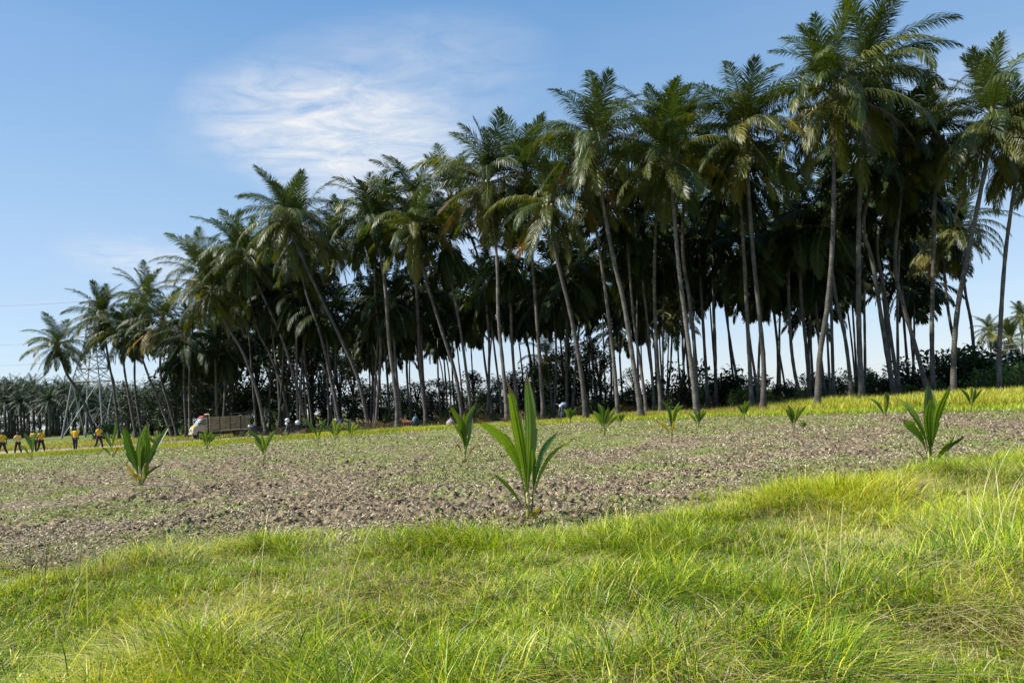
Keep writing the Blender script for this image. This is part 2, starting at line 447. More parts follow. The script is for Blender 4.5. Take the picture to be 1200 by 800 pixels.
# ------------------------------------------------------------------ blades of grass
def blades(name, P, H, Wd, ang, lean, tint, mat, segs=3):
    n = len(P); k = segs
    T = np.linspace(0, 1, k + 1)
    dx, dy = np.cos(ang), np.sin(ang)
    wa = ang + np.pi / 2 + RNG.normal(0, .6, n); wx, wy = np.cos(wa), np.sin(wa)
    V = np.zeros((n, 2 * k + 1, 3), np.float32)
    for i, t in enumerate(T):
        out = lean * H * t ** 1.8; up = H * (t - .38 * np.minimum(lean, 1.3) * t ** 2.4)
        cx = P[:, 0] + dx * out; cy = P[:, 1] + dy * out; cz = P[:, 2] + up
        if i < k:
            w = Wd * (1 - .55 * t) * .5
            V[:, 2 * i] = np.stack([cx - wx * w, cy - wy * w, cz], -1)
            V[:, 2 * i + 1] = np.stack([cx + wx * w, cy + wy * w, cz], -1)
        else: V[:, 2 * k] = np.stack([cx, cy, cz], -1)
    m = 2 * k + 1; loops = []; st = []; c = 0
    for i in range(k - 1):
        loops += [2 * i, 2 * i + 1, 2 * i + 3, 2 * i + 2]; st.append(c); c += 4
    loops += [2 * k - 2, 2 * k - 1, 2 * k]; st.append(c); c += 3
    Lp = (np.array(loops)[None] + (np.arange(n) * m)[:, None]).ravel()
    St = (np.array(st)[None] + (np.arange(n) * c)[:, None]).ravel()
    me = npmesh(name, V.reshape(-1, 3), Lp, St, True, np.repeat(tint, m, 0))
    me.materials.append(mat); o = link(name, me); o['kind'] = 'stuff'; return o

def scatter(n, y0, y1, umax=.82, pw=1.0):
    """random points, denser near the viewer's verge, in a fan wider than the view"""
    a = RNG.random(n); e = 1 - pw
    Y = y0 * (y1 / y0) ** a if abs(e) < 1e-3 else (y0 ** e + a * (y1 ** e - y0 ** e)) ** (1 / e)
    X = (RNG.random(n) * 2 - 1) * (umax * Y + .6); return X, Y

def lerp3(a, b, t): return np.asarray(a)[None] * (1 - t[:, None]) + np.asarray(b)[None] * t[:, None]

# foreground verge: tufts, each with its own colour, lean and height, and loose blades between them
nc = 18000
CX, CY = scatter(nc, 2.9, 15.5, .86, .45)
ce = front_edge(CX) + .9 * (fbm(CX * .9, CY * .9, 5, 3) - .5) * 2 - CY
k_ = (ce > -.35) & (RNG.random(nc) < .35 + .65 * ss(-.3, .9, ce)); CX, CY, ce = CX[k_], CY[k_], ce[k_]; nc = len(CX)
hn = fbm(CX * .75, CY * .75, 62, 3); cn = fbm(CX * .5 + 9, CY * .5, 63, 3); dn = fbm(CX * 1.3, CY * 1.3, 64, 3)
cH = (.12 + .25 * ss(.40, .68, hn)) * (.72 + .28 * ss(-.3, 1.2, ce)) * RNG.uniform(.65, 1.3, nc)
cT = np.clip(1.1 * (cn - .36) + .75 * RNG.random(nc), 0, 1); cS = .10 + .42 * ss(.50, .64, dn + .10 * (RNG.random(nc) - .5)); cYl = .20 + .45 * ss(.42, .64, cn)
cR = RNG.uniform(.02, .11, nc); cA = 2 * np.pi * fbm(CX * .6, CY * .6, 65, 2) * 1.5; cF = RNG.uniform(.15, .9, nc)
per = 26; n = nc * per; ci = np.repeat(np.arange(nc), per)
pa = RNG.uniform(0, 2 * np.pi, n); pr = np.abs(RNG.normal(0, 1, n)) * cR[ci]
X = CX[ci] + np.cos(pa) * pr; Y = CY[ci] + np.sin(pa) * pr
H = cH[ci] * RNG.uniform(.5, 1.25, n); lean = RNG.gamma(2.0, .32, n) + .5 * cF[ci]
ang = np.where(RNG.random(n) < .45, pa + RNG.normal(0, .8, n), cA[ci] + RNG.normal(0, .7, n))
tt = np.clip(cT[ci] + RNG.normal(0, .22, n), 0, 1)
tint = lerp3((.055, .15, .004), (.40, .52, .014), tt)
yel = RNG.random(n) < cYl[ci]; tint[yel] = lerp3((.38, .43, .02), (.62, .56, .06), RNG.random(yel.sum()))
straw = RNG.random(n) < cS[ci] + .05; tint[straw] = lerp3((.42, .33, .14), (.80, .70, .42), RNG.random(straw.sum()))
H[straw] *= .9; lean[straw] += RNG.gamma(2, .35, straw.sum())
dk = RNG.random(n) < .09; tint[dk] = (.06, .07, .02)
Wd = RNG.uniform(.004, .012, n); Wd[straw] *= .6
blades('verge_grass', np.stack([X, Y, terrain(X, Y) - .01], -1), H, Wd, ang, lean, tint, M['grass'], 3)
o = bpy.data.objects['verge_grass']; o['label'] = 'long bright green and straw coloured grass across the foreground verge'; o['category'] = 'grass'
X, Y = scatter(45000, 2.9, 15.5, .86, .45)
k_ = front_edge(X) + .9 * (fbm(X * .9, Y * .9, 5, 3) - .5) * 2 - Y > -.3; X, Y = X[k_], Y[k_]; n = len(X)
tint = lerp3((.12, .22, .02), (.42, .46, .06), RNG.random(n)); sw = RNG.random(n) < .3; tint[sw] = lerp3((.40, .33, .15), (.70, .62, .36), RNG.random(sw.sum()))
o = blades('short_grass', np.stack([X, Y, terrain(X, Y) - .01], -1), RNG.uniform(.06, .22, n), RNG.uniform(.003, .008, n), RNG.uniform(0, 6.28, n), RNG.gamma(2.2, .35, n), tint, M['grass'], 3)
tag(o, 'short mixed grass filling between the tufts of the foreground verge', 'grass')

# thatch of dead stems low in the verge, shade painted into its tint
X, Y = scatter(40000, 2.9, 15, .86, .5)
keep = front_edge(X) - Y > 0; X, Y = X[keep], Y[keep]; n = len(X)
tint = lerp3((.05, .045, .018), (.30, .24, .11), RNG.random(n) ** 2)
o = blades('dead_grass', np.stack([X, Y, terrain(X, Y)], -1), RNG.uniform(.05, .16, n), RNG.uniform(.003, .006, n), RNG.uniform(0, 6.28, n), RNG.uniform(.8, 2.2, n), tint, M['grass'], 2)
tag(o, 'matted dead stems low between the foreground grass', 'grass')

# a few tall seeding stems
spots = [(40, 640, 'd'), (48, 660, 'd'), (60, 650, 'd'), (72, 655, 'd'), (52, 630, 'd'), (1152, 600, 's'), (1130, 590, 's'), (1176, 610, 's'), (1162, 560, 's'), (1140, 640, 's'),
         (1115, 610, 's'), (1188, 590, 's'), (930, 640, 's'), (905, 620, 's'), (980, 700, 's'), (1010, 660, 's'), (300, 690, 's'), (615, 660, 'g'), (720, 700, 's'), (420, 700, 's'), (90, 700, 's')]
PX = []; HH = []; TT = []; AA = []
for x, y, k in spots:
    p = ground_px(x, y + 40)
    for j in range(5 if k != 'g' else 1):
        PX.append((p.x + random.uniform(-.15, .15), p.y + random.uniform(-.2, .2), p.z)); HH.append(random.uniform(.55, .95) if k != 'd' else random.uniform(.5, .8))
        TT.append({'d': (.10, .07, .045), 's': (.55, .50, .22), 'g': (.16, .25, .05)}[k]); AA.append(random.uniform(0, 6.28))
o = blades('seeding_grass', np.array(PX), np.array(HH), np.full(len(HH), .006), np.array(AA), np.full(len(HH), .35), np.array(TT), M['grass'], 6)
tag(o, 'tall thin seeding stems standing above the verge grass', 'grass')

# low weeds creeping over the field
X, Y = scatter(200000, 6.4, 44, .86, 1.15)
fm = in_field(X, Y, -.1); g = greenness(X, Y) + .25 * (fbm(X * 2.2, Y * 1.6, 88, 3) - .5)
near = np.exp(-((Y - front_edge(X) - .3) / 1.3) ** 2)
keep = (fm > .5) & (RNG.random(len(X)) < .045 + .9 * ss(.57, .70, g + .20 * near))
X, Y = X[keep], Y[keep]; n = len(X)
z = terrain(X, Y) + clods(X, Y) * ss(-.2, .5, Y - front_edge(X)) - .01
tint = lerp3((.07, .12, .025), (.26, .31, .07), RNG.random(n)); tn = RNG.random(n) < .25; tint[tn] = (.42, .36, .2)
o = blades('field_weeds', np.stack([X, Y, z], -1), RNG.uniform(.03, .085, n) * (1 + Y / 60), RNG.uniform(.012, .03, n) * (.55 + Y / 28), RNG.uniform(0, 6.28, n), RNG.uniform(.5, 2.4, n), tint, M['grass'], 2)
tag(o, 'low green weeds creeping in patches over the tilled field', 'weeds')

# dry trash lying on the clods
X, Y = scatter(230000, 7.4, 42, .86, 1.2)
keep = (in_field(X, Y, -.1) > .4) & (RNG.random(len(X)) < .35 + .65 * ss(.35, .6, fbm(X * .8, Y * .6, 91, 3))); X, Y = X[keep], Y[keep]; n = len(X)
z = terrain(X, Y) + clods(X, Y) * ss(-.2, .5, Y - front_edge(X)) + .005
tint = lerp3((.22, .18, .115), (.68, .59, .40), RNG.random(n) ** 1.3); tn = RNG.random(n) < .3; tint[tn] = (.06, .042, .028)
o = blades('dry_litter', np.stack([X, Y, z], -1), RNG.uniform(.015, .05, n) * (.8 + Y / 30), RNG.uniform(.010, .028, n) * (.6 + Y / 26), RNG.uniform(0, 6.28, n), RNG.uniform(.5, 3.2, n), tint, M['litter'], 2)
tag(o, 'dry straw and crop trash strewn over the tilled field', 'litter')

# loose clods of earth
X, Y = scatter(36000, 6.8, 32, .86, 1.2)
keep = (in_field(X, Y, -.1) > .4) & (fbm(X * .3, Y * .5, 55, 3) + .12 * RNG.random(len(X)) > .5); X, Y = X[keep], Y[keep]; n = len(X)
z = terrain(X, Y) + clods(X, Y); r = RNG.gamma(2.0, .008, n) + .008
oc = np.array([(1, 0, 0), (0, 1, 0), (-1, 0, 0), (0, -1, 0), (0, 0, .8), (0, 0, -.7)], float)
V = oc[None] * (r[:, None, None] * RNG.uniform(.6, 1.5, (n, 6, 1))) + RNG.normal(0, .18, (n, 6, 3)) * r[:, None, None] + np.stack([X, Y, z], -1)[:, None]
F = np.array([(0, 1, 4), (1, 2, 4), (2, 3, 4), (3, 0, 4), (1, 0, 5), (2, 1, 5), (3, 2, 5), (0, 3, 5)]).ravel()
Lp = (F[None] + (np.arange(n) * 6)[:, None]).ravel()
me = npmesh('earth_clods', V.reshape(-1, 3), Lp, np.arange(0, len(Lp), 3), False, np.repeat(lerp3((.09, .066, .045), (.27, .21, .14), RNG.random(n)), 6, 0))
me.materials.append(M['litter']); o = link('earth_clods', me); tag(o, 'loose broken clods of grey brown earth in the field', 'clods', kind='stuff')

# grass on the low bund at the back of the field
n = 90000; X = -46 + 60 * RNG.random(n) ** .8; d = RNG.normal(.9, .42, n); Y = back_edge(X) + d
keep = RNG.random(n) > .75 * ride(X); X, Y = X[keep], Y[keep]; n = len(X)
cn = fbm(X * .6, Y * .6, 71, 3)
tint = lerp3((.17, .25, .02), (.46, .47, .05), np.clip(cn * 1.2 - .15 + .4 * RNG.random(n), 0, 1))
o = blades('bund_grass', np.stack([X, Y, terrain(X, Y) - .01], -1), RNG.uniform(.08, .22, n) * (.6 + .8 * cn), RNG.uniform(.015, .035, n), RNG.uniform(0, 6.28, n), RNG.uniform(.1, .8, n), tint, M['grass'], 2)
tag(o, 'short yellow green grass on the low bund behind the field', 'grass')

# taller yellowing grass under the front palms, and rice to the right
n = 120000; X = -9 + 50 * RNG.random(n); d = RNG.random(n) ** .8 * 9; Y = back_edge(X) + d
rn = fbm(X * .35, Y * .35, 72, 3)
keep = (RNG.random(n) < ss(-8, 1, X) * (1 - ss(4.5, 9, d) * (1 - ss(9, 13, X)))) & (RNG.random(n) < .35 + 1.1 * rn)
keep &= ~((X < 3) & (d > 3.6))
X, Y, d, rn = X[keep], Y[keep], d[keep], rn[keep]; n = len(X)
ric = ss(11.5, 14.5, X); strip = d < 1.7 + .5 * rn
H = np.where(strip, RNG.uniform(.12, .28, n), RNG.uniform(.36, .62, n) * (.6 + .7 * rn) * (1 - .25 * (1 - ric)) + .10 * ric)
H *= .62 + .40 * ss(-1, 8, X)
tint = lerp3((.30, .24, .06), (.34, .36, .06), RNG.random(n))
gold = RNG.random(n) < .25 + .6 * ric; tint[gold] = lerp3((.30, .35, .04), (.56, .54, .07), RNG.random(gold.sum()))
tint[strip] = lerp3((.20, .33, .02), (.42, .50, .04), RNG.random(strip.sum()))
o = blades('field_edge_grass', np.stack([X, Y, terrain(X, Y) - .01], -1), H, RNG.uniform(.014, .032, n), RNG.uniform(0, 6.28, n), RNG.uniform(.15, 1.1, n), tint, M['grass'], 3)
tag(o, 'ripening golden rice and green grass along the far edge of the field', 'grass')

# strip of grass beyond the people on the left
n = 26000; X = RNG.uniform(-75, -24, n); Y = RNG.uniform(61, 84, n); keep = Y > 60 + 3 * fbm(X * .3, Y * .1, 5, 2) + 8 * ss(-34, -24, X); X, Y = X[keep], Y[keep]; n = len(X)
tint = lerp3((.24, .26, .04), (.50, .42, .07), RNG.random(n) * .5 + fbm(X * .2, Y * .2, 4, 3) * .5)
o = blades('pasture_grass', np.stack([X, Y, terrain(X, Y)], -1), RNG.uniform(.12, .4, n), RNG.uniform(.03, .07, n), RNG.uniform(0, 6.28, n), RNG.uniform(.2, 1.3, n), tint, M['grass'], 2)
tag(o, 'yellow green grass beyond the track behind the walking people', 'grass')
# scrub on the grove floor
n = 50000; X = RNG.uniform(-45, 50, n); Y = back_edge(X) + np.where(X < 0, 11, 5) + RNG.random(n) * 50; cn = fbm(X * .3, Y * .3, 74, 3)
keep = RNG.random(n) < ss(.38, .6, cn) * .9; X, Y, cn = X[keep], Y[keep], cn[keep]; n = len(X)
tint = lerp3((.06, .10, .02), (.20, .22, .05), RNG.random(n))
o = blades('grove_undergrowth', np.stack([X, Y, terrain(X, Y)], -1), RNG.uniform(.1, .5, n), RNG.uniform(.02, .05, n), RNG.uniform(0, 6.28, n), RNG.uniform(.2, 1.2, n), tint, M['grass'], 2)
tag(o, 'rough low undergrowth on the shaded floor of the grove', 'undergrowth')

# ------------------------------------------------------------------ palm fronds
def frond_mesh(name, e0, bend, Lf=4.7, nl=50, seed=0, hang=.5, leafmat='frond', lw=.050, ll=1.12, ragged=0.0, rmat=True):
    rg = random.Random(seed); v = []; f = []; mi = []
    n = 14; pts = []; p = Vector((0, 0, 0)); side = rg.uniform(-.25, .25); tw = rg.uniform(-.5, .5)
    for i in range(n + 1):
        pts.append(p.copy()); s = i / n; e = R(e0 - bend * s ** 1.25); az = side * s * s
        p = p + Vector((math.cos(e) * math.cos(az), math.cos(e) * math.sin(az), math.sin(e))) * (Lf / n)
    def pos(s):
        k = min(int(s * n), n - 1); t = s * n - k; return pts[k].lerp(pts[k + 1], t)
    def tan(s):
        k = min(int(s * n), n - 1); return (pts[k + 1] - pts[k]).normalized()
    # rachis: three sided
    for i in range(n + 1):
        t = tan(i / n); a = t.cross(Vector((0, 0, 1)))
        if a.length < .02: a = Vector((0, 1, 0))
        a.normalize(); b = a.cross(t); r = .038 * (1 - .85 * i / n) * (1.7 if i == 0 else 1)
        v += [pts[i] + a * r, pts[i] - a * r, pts[i] + b * r * .8]
    for i in range(n):
        for k in range(3):
            f.append((i * 3 + k, i * 3 + (k + 1) % 3, i * 3 + 3 + (k + 1) % 3, i * 3 + 3 + k)); mi.append(1)
    for j in range(nl):
        s = .13 + .87 * ((j + .5) / nl); t = tan(s); q = pos(s)
        a = t.cross(Vector((0, 0, 1))); a = a.normalized() if a.length > .02 else Vector((0, 1, 0))
        up = a.cross(t).normalized()
        a = a * math.cos(tw * s) + up * math.sin(tw * s); up = a.cross(t).normalized()
        prof = ll * (.45 + .55 * math.sin(math.pi * min(1, (s * .86 + .12)))) * (1 - .35 * max(0, s - .8) / .2)
        for sd in (-1, 1):
            if rg.random() < ragged: continue
            al = R(68 - 42 * s + rg.uniform(-7, 7)); l = prof * rg.uniform(.86, 1.08)
            d = (t * math.cos(al) + a * sd * math.sin(al) + up * rg.uniform(.02, .30)).normalized()
            hz = hang * rg.uniform(.6, 1.3)
            d1 = (d + Vector((0, 0, -hz * .35))).normalized(); d2 = (d + Vector((0, 0, -hz * 1.5))).normalized()
            w = (t - d1 * t.dot(d1)); w = w.normalized() * lw * rg.uniform(.8, 1.15) * .5
            p0 = q + t * rg.uniform(-.01, .01); p1 = p0 + d1 * l * .5; p2 = p1 + d2 * l * .5
            k = len(v); v += [p0 - w * .5, p0 + w * .5, p1 + w, p1 - w, p2]
            f += [(k, k + 1, k + 2, k + 3), (k + 3, k + 2, k + 4)]; mi += [0, 0]
    me = pymesh(name, v, f); me.materials.append(M[leafmat]); me.materials.append(M['rachis'])
    me.polygons.foreach_set('material_index', mi); return me

AGES = [(83, 36, .2), (68, 62, .4), (53, 82, .65), (36, 96, .95), (18, 92, 1.1), (-2, 76, 1.1), (-24, 54, .9), (-44, 36, .75), (-62, 22, .6)]
LK = (.78, .92, 1.0, 1, 1, .97, .90, .80, .70)
FR = {}
for k, (e0, bd, hg) in enumerate(AGES):
    FR[k] = [frond_mesh('frond', e0 + random.uniform(-5, 5), bd + random.uniform(-8, 8), 4.9 * random.uniform(.92, 1.05) * LK[k], 74 if k < 5 else 60, 100 + k * 10 + j, hg, leafmat=('frond' if k < 3 or j == 0 else 'frond_m'), ll=1.12 * (.5 + .5 * LK[k])) for j in range(3)]
FRM = {}
for key, ragged in (('frond_y', .04), ('frond_o', .12), ('frond_b', .35)):
    FRM[key] = {k: frond_mesh('frond', AGES[k][0], AGES[k][1], 4.7 * LK[k], 54, 300 + k, AGES[k][2] * 1.15, key, ragged=ragged) for k in (3, 4, 5, 6, 7, 8)}
FRL = {}
for k, (e0, bd, hg) in enumerate(AGES):        # sparser ones, shade painted into their colour, for palms deep in the grove
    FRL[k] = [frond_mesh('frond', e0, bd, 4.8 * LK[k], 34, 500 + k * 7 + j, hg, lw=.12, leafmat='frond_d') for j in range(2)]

nutmb = MB()
for j in range(9):
    a = j * 2.4; nutmb.ball((.30 * math.cos(a), .30 * math.sin(a), -.18 - .16 * (j % 3)), .125, 8, 5, (1, 1, 1.2))
NUT = pymesh('coconut_cluster', nutmb.v, nutmb.f, True); NUT.materials.append(M['coconut'])
bootmb = MB(); bootmb.tube([(0, 0, -.9), (0, 0, -.45), (0, 0, .15), (0, 0, .7)], [.13, .18, .2, .06], 9)
for j in range(14):
    a = j * 2.39; z = -.6 + .07 * j; bootmb.tube([(.15 * math.cos(a), .15 * math.sin(a), z), (.34 * math.cos(a), .34 * math.sin(a), z + .32)], [.05, .02], 4)
BOOT = pymesh('crown_shaft', bootmb.v, bootmb.f, False); BOOT.materials.append(M['rachis'])

def crown(root, top, scale, n, lite=False, yellow=0, orange=0, dead=0, hangy=0.0, rg=random):
    src = FRL if lite else FR
    n = int(n * 1.28)
    a0 = rg.uniform(0, 6.28); tl = Matrix.Rotation(rg.gauss(0, .10), 3, 'X') @ Matrix.Rotation(rg.gauss(.03, .10), 3, 'Y')
    for i in range(n):
        q = (i + .5) / n
        k = min(8, int(.35 + (q ** (.95 - hangy)) * 8.6)); k = max(0, min(8, k + rg.choice((0, 0, 0, 1, -1))))
        me = rg.choice(src[k])
        if not lite and k >= 3:
            z = rg.random()
            if yellow and z < yellow: me = FRM['frond_y'][k]
            elif orange and z < yellow + orange: me = FRM['frond_o'][k]
            elif dead and k >= 6 and z < yellow + orange + dead: me = FRM['frond_b'][k]
        o = bpy.data.objects.new('frond', me); C.objects.link(o); o.parent = root
        o.location = top + Vector((0, 0, .35 - .6 * q)) * scale
        s = scale * rg.uniform(.84, 1.12)
        roll = rg.gauss(0, .22) if k > 2 else rg.gauss(0, .08)
        o.rotation_euler = (tl @ Matrix.Rotation(a0 + i * 2.39996 + rg.uniform(-.3, .3), 3, 'Z') @ Matrix.Rotation(rg.uniform(-.17, .17), 3, 'Y') @ Matrix.Rotation(roll, 3, 'X')).to_euler(); o.scale = (s, s, s)

def catmull(P, m=6):
    out = []; P = [P[0] * 2 - P[1]] + P + [P[-1] * 2 - P[-2]]
    for i in range(1, len(P) - 2):
        for j in range(m):
            t = j / m; a, b, c, d = P[i - 1:i + 3]
            out.append(.5 * ((2 * b) + (c - a) * t + (2 * a - 5 * b + 4 * c - d) * t * t + (3 * b - a - 3 * c + d) * t ** 3))
    out.append(P[-2]); return out

def palm(px, D, label, w=1.0, cs=1.0, nf=30, lite=False, group='tall palms along the front of the grove', nuts=True, sink=.0, dy=0.0, **kw):
    """px: trunk line from the foot up, in pixels at distance D"""
    x0, y0 = px[0]; base = base_at(x0, y0, D)
    P = [base + Vector((0, 0, -.12))]; top = px[-1]
    for i, (x, y) in enumerate(px[1:]):
        P.append(at(x, y, D + dy * (i + 1) / (len(px) - 1)))
    rt = thing('coconut_palm', base, label, 'palm tree', group)
    P = [p - base for p in P]
    if len(P) == 2:
        mid = P[0].lerp(P[1], .4) + Vector(((P[0].x - P[1].x) * -.06, 0, 0)); P.insert(1, mid)
    pts = catmull(P, 7); n = len(pts); rad = []; hgt = max(.1, pts[-1].z)
    for i, p in enumerate(pts):
        t = i / (n - 1); h = p.z
        r = (.076 + .036 * (1 - t)) + .115 * math.exp(-max(0, h) / .38) + .008 * math.sin(i * 2.3)
        rad.append(r * w)
    mb = MB(); mb.tube(pts, rad, 10); o = mb.build('trunk', M['trunk'], rt, True)
    b = link('crown_shaft', BOOT, rt); b.location = pts[-1]; b.scale = (w,) * 3
    if nuts and not lite:
        c = link('coconut_cluster', NUT, rt); c.location = pts[-1] + Vector((0, 0, .05)); c.rotation_euler = (0, 0, random.uniform(0, 6))
    crown(rt, pts[-1], cs, nf, lite, **kw)
    return rt

# front and second row, from the left edge of the grove to the right
palm([(113, 505), (97, 468), (78, 437), (67, 405)], 86, 'short lone palm leaning left over the open field, leftmost of the big palms', 1.5, .93, 28, yellow=.06)
palm([(140, 511), (134, 460), (126, 415), (121, 372)], 80, 'palm whose crown stands just left of and above the steel pylon', 1.2, 1.0, 30)
palm([(160, 512), (151, 465), (145, 425), (146, 393)], 79, 'palm with a drooping crown between the pylon and the orange tinged palm', 1.2, .9, 28, yellow=.05)
palm([(167, 512), (158, 450), (160, 395), (168, 350)], 84, 'palm showing only its top behind the orange tinged palm at the left', 1.2, .95, 26)
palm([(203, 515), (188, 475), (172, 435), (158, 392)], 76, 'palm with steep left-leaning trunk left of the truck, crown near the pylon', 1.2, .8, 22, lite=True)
palm([(209, 513), (198, 475), (188, 435), (190, 378)], 74, 'palm with a wide drooping crown and orange tinged lower fronds left of the truck', 1.3, 1.02, 32, yellow=.10, orange=.14)
palm([(223, 506), (222, 450), (226, 380), (236, 318)], 72, 'palm standing straight behind the truck cab with one long frond out to the left', 1.2, 1.0, 28, yellow=.04)
palm([(255, 500), (253, 440), (252, 400), (256, 338)], 70, 'palm with a thin pale straight trunk rising behind the truck cargo body', 1.0, 1.0, 30, yellow=.08)
palm([(313, 506), (300, 455), (284, 412), (268, 385), (248, 345)], 60, 'palm with a curved left-leaning trunk just right of the truck tail', 1.25, .95, 30, yellow=.07, orange=.04)
palm([(341, 496), (331, 455), (316, 415), (301, 382), (282, 300)], 63, 'palm with an upright plume above the truck, trunk leaning left behind the white helmets', 1.1, 1.0, 32)
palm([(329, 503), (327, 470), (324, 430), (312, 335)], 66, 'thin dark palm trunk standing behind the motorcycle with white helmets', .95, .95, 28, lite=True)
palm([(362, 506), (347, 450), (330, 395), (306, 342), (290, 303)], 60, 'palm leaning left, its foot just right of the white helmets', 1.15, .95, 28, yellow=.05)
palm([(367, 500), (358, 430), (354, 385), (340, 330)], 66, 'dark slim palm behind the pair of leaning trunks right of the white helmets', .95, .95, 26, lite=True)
palm([(400, 500), (388, 445), (375, 390), (357, 335), (352, 275)], 57, 'palm with the tall bushy crown that rises highest on the left half of the grove', 1.15, 1.1, 36, yellow=.07)
palm([(386, 500), (384, 430), (389, 370), (393, 290)], 64, 'palm with a slender crown between the tallest left crown and the leaning pair', .95, .98, 28)
palm([(433, 503), (420, 445), (400, 398), (372, 340), (333, 255)], 52, 'thick strongly left-leaning palm, its foot at the middle seedlings along the bund', 1.25, .9, 28, yellow=.06)
palm([(440, 502), (444, 450), (446, 400), (440, 350), (440, 255)], 55, 'palm with a gently bowed pale foot, beside the thick leaning palm', 1.05, .98, 28)
palm([(466, 502), (464, 465), (456, 400), (450, 325), (438, 262)], 51, 'palm with smooth trunk rising left of the small brown calf', 1.25, .85, 24, lite=True)
palm([(500, 492), (494, 440), (490, 380), (487, 300), (482, 238)], 54, 'palm with a thin-fronded dark crown above the yellow fronded palm', 1.3, 1.0, 28)
palm([(543, 491), (534, 440), (518, 388), (500, 330), (486, 270)], 49, 'palm with bright yellow fronds at the left side of its crown', 1.15, .9, 26, yellow=.42)
palm([(571, 490), (573, 440), (572, 380), (560, 300), (528, 232)], 56, 'slim palm behind the large middle seedling, crown half hidden', 1.0, .95, 26, yellow=.05)
palm([(595, 492), (590, 435), (584, 370), (582, 300), (571, 218)], 46, 'palm rising directly behind the big central seedling with a high ragged crown', 1.15, 1.05, 34, yellow=.07, dead=.2)
palm([(637, 488), (631, 400), (625, 320), (617, 210)], 47, 'palm with a light green fluffy crown just right of the big central seedling', 1.1, 1.0, 30, yellow=.06)
palm([(687, 487), (680, 430), (668, 365), (652, 300), (643, 240)], 40, 'thick pale trunked palm leaning left, first big trunk right of the central seedling', 1.15, .8, 26, yellow=.12, orange=.05)
palm([(724, 484), (720, 430), (713, 370), (705, 310), (690, 215)], 43, 'palm with a slimmer trunk between two thick trunks right of centre', 1.05, .85, 26, orange=.06)
palm([(752, 487), (743, 430), (731, 355), (716, 290), (695, 168)], 38, 'thick palm with an orange dead frond hanging on the left of its crown', 1.2, .92, 32, orange=.12, dead=.15)
palm([(758, 480), (751, 430), (742, 368), (733, 250)], 45, 'slim palm leaning beside the thick trunk of the orange-fronded palm', .9, .95, 26, lite=True)
palm([(774, 468), (769, 400), (767, 310), (772, 172)], 43, 'palm with the dense rounded dark crown right of the orange-fronded palm', 1.05, .98, 34, yellow=.07)
palm([(817, 486), (811, 435), (804, 380), (794, 300), (786, 190)], 37, 'thick front palm with pale ringed trunk and long pale drooping fronds at its left', 1.15, .85, 30, yellow=.14)
palm([(816, 470), (814, 410), (808, 350), (800, 290), (803, 165)], 42, 'palm doubled up close behind the thick front trunk right of centre', 1.1, .85, 26)
palm([(838, 470), (838, 410), (836, 340), (838, 235)], 50, 'straight dark palm behind the bushes between two pale front trunks', 1.15, .95, 26, yellow=.05)
palm([(881, 474), (877, 400), (873, 320), (866, 205)], 40, 'palm standing close left of the pale flared trunk below the big crowns', 1.1, .85, 26, lite=True)
palm([(893, 477), (895, 430), (890, 370), (882, 290), (873, 158)], 36, 'pale flared trunk palm with a yellow green crown left of the tallest palm', 1.15, .93, 34, yellow=.12)
palm([(910, 462), (911, 410), (905, 350), (905, 295)], 58, 'wavy thin palm trunk standing clear against the sky behind the flared trunk', .8, .7, 20, lite=True)
palm([(940, 468), (931, 435), (926, 390), (924, 330), (924, 272)], 46, 'lower palm with a spread green crown under the tallest palm, trunk hooked at the foot', 1.05, .85, 28, yellow=.12)
palm([(949, 464), (945, 410), (939, 350), (936, 270)], 44, 'palm with a smooth trunk crossing just left of the tallest palm', 1.05, .8, 22, lite=True)
palm([(956, 470), (961, 415), (970, 355), (976, 270), (978, 112)], 34, 'tallest palm with the biggest crown touching the top of the picture', 1.2, 1.02, 36, yellow=.09, dead=.1)
palm([(998, 458), (991, 400), (979, 345), (968, 262)], 42, 'left-leaning palm between the tallest palm and the straight thick trunk', 1.0, .82, 24, yellow=.05, lite=True)
palm([(1009, 457), (1007, 400), (1006, 320), (1008, 220), (1020, 88)], 37, 'straight thick palm whose crown merges behind the tallest crown', 1.25, .98, 34)
palm([(1048, 460), (1037, 400), (1023, 310), (1012, 260), (1030, 185)], 39, 'curved left-leaning palm right of the straight thick trunk', 1.1, .9, 28, lite=True)
palm([(1054, 462), (1046, 410), (1036, 340), (1028, 280), (1050, 215)], 43, 'slim palm running parallel behind the curved leaning trunk', 1.0, .85, 26, lite=True)
palm([(1088, 458), (1074, 410), (1058, 355), (1049, 300), (1062, 175)], 40, 'dark strongly leaning palm whose foot meets the straight trunk behind the right-hand seedling', 1.1, .9, 28, yellow=.05)
palm([(1092, 455), (1092, 380), (1094, 290), (1097, 160)], 39, 'straight palm with a small high crown right of the tallest palm', 1.1, .82, 26, yellow=.1)
palm([(1116, 459), (1118, 410), (1124, 350), (1138, 280), (1152, 210), (1165, 142)], 34, 'palm leaning right with a tall bushy crown near the right edge', 1.1, .92, 32, yellow=.1)
palm([(1129, 425), (1113, 375), (1106, 310), (1104, 278)], 52, 'lower palm bowed to the left, crossing behind the right-leaning trunk', 1.0, .9, 28, yellow=.08)
palm([(1141, 425), (1139, 385), (1131, 340), (1124, 265)], 50, 'slim dark palm crossing behind the right-leaning trunk', 1.0, .8, 24, yellow=.06)
palm([(1169, 456), (1172, 390), (1178, 300), (1188, 225), (1197, 170)], 36, 'slender right-leaning palm, rightmost tall trunk in the picture', .95, .88, 28, yellow=.08)

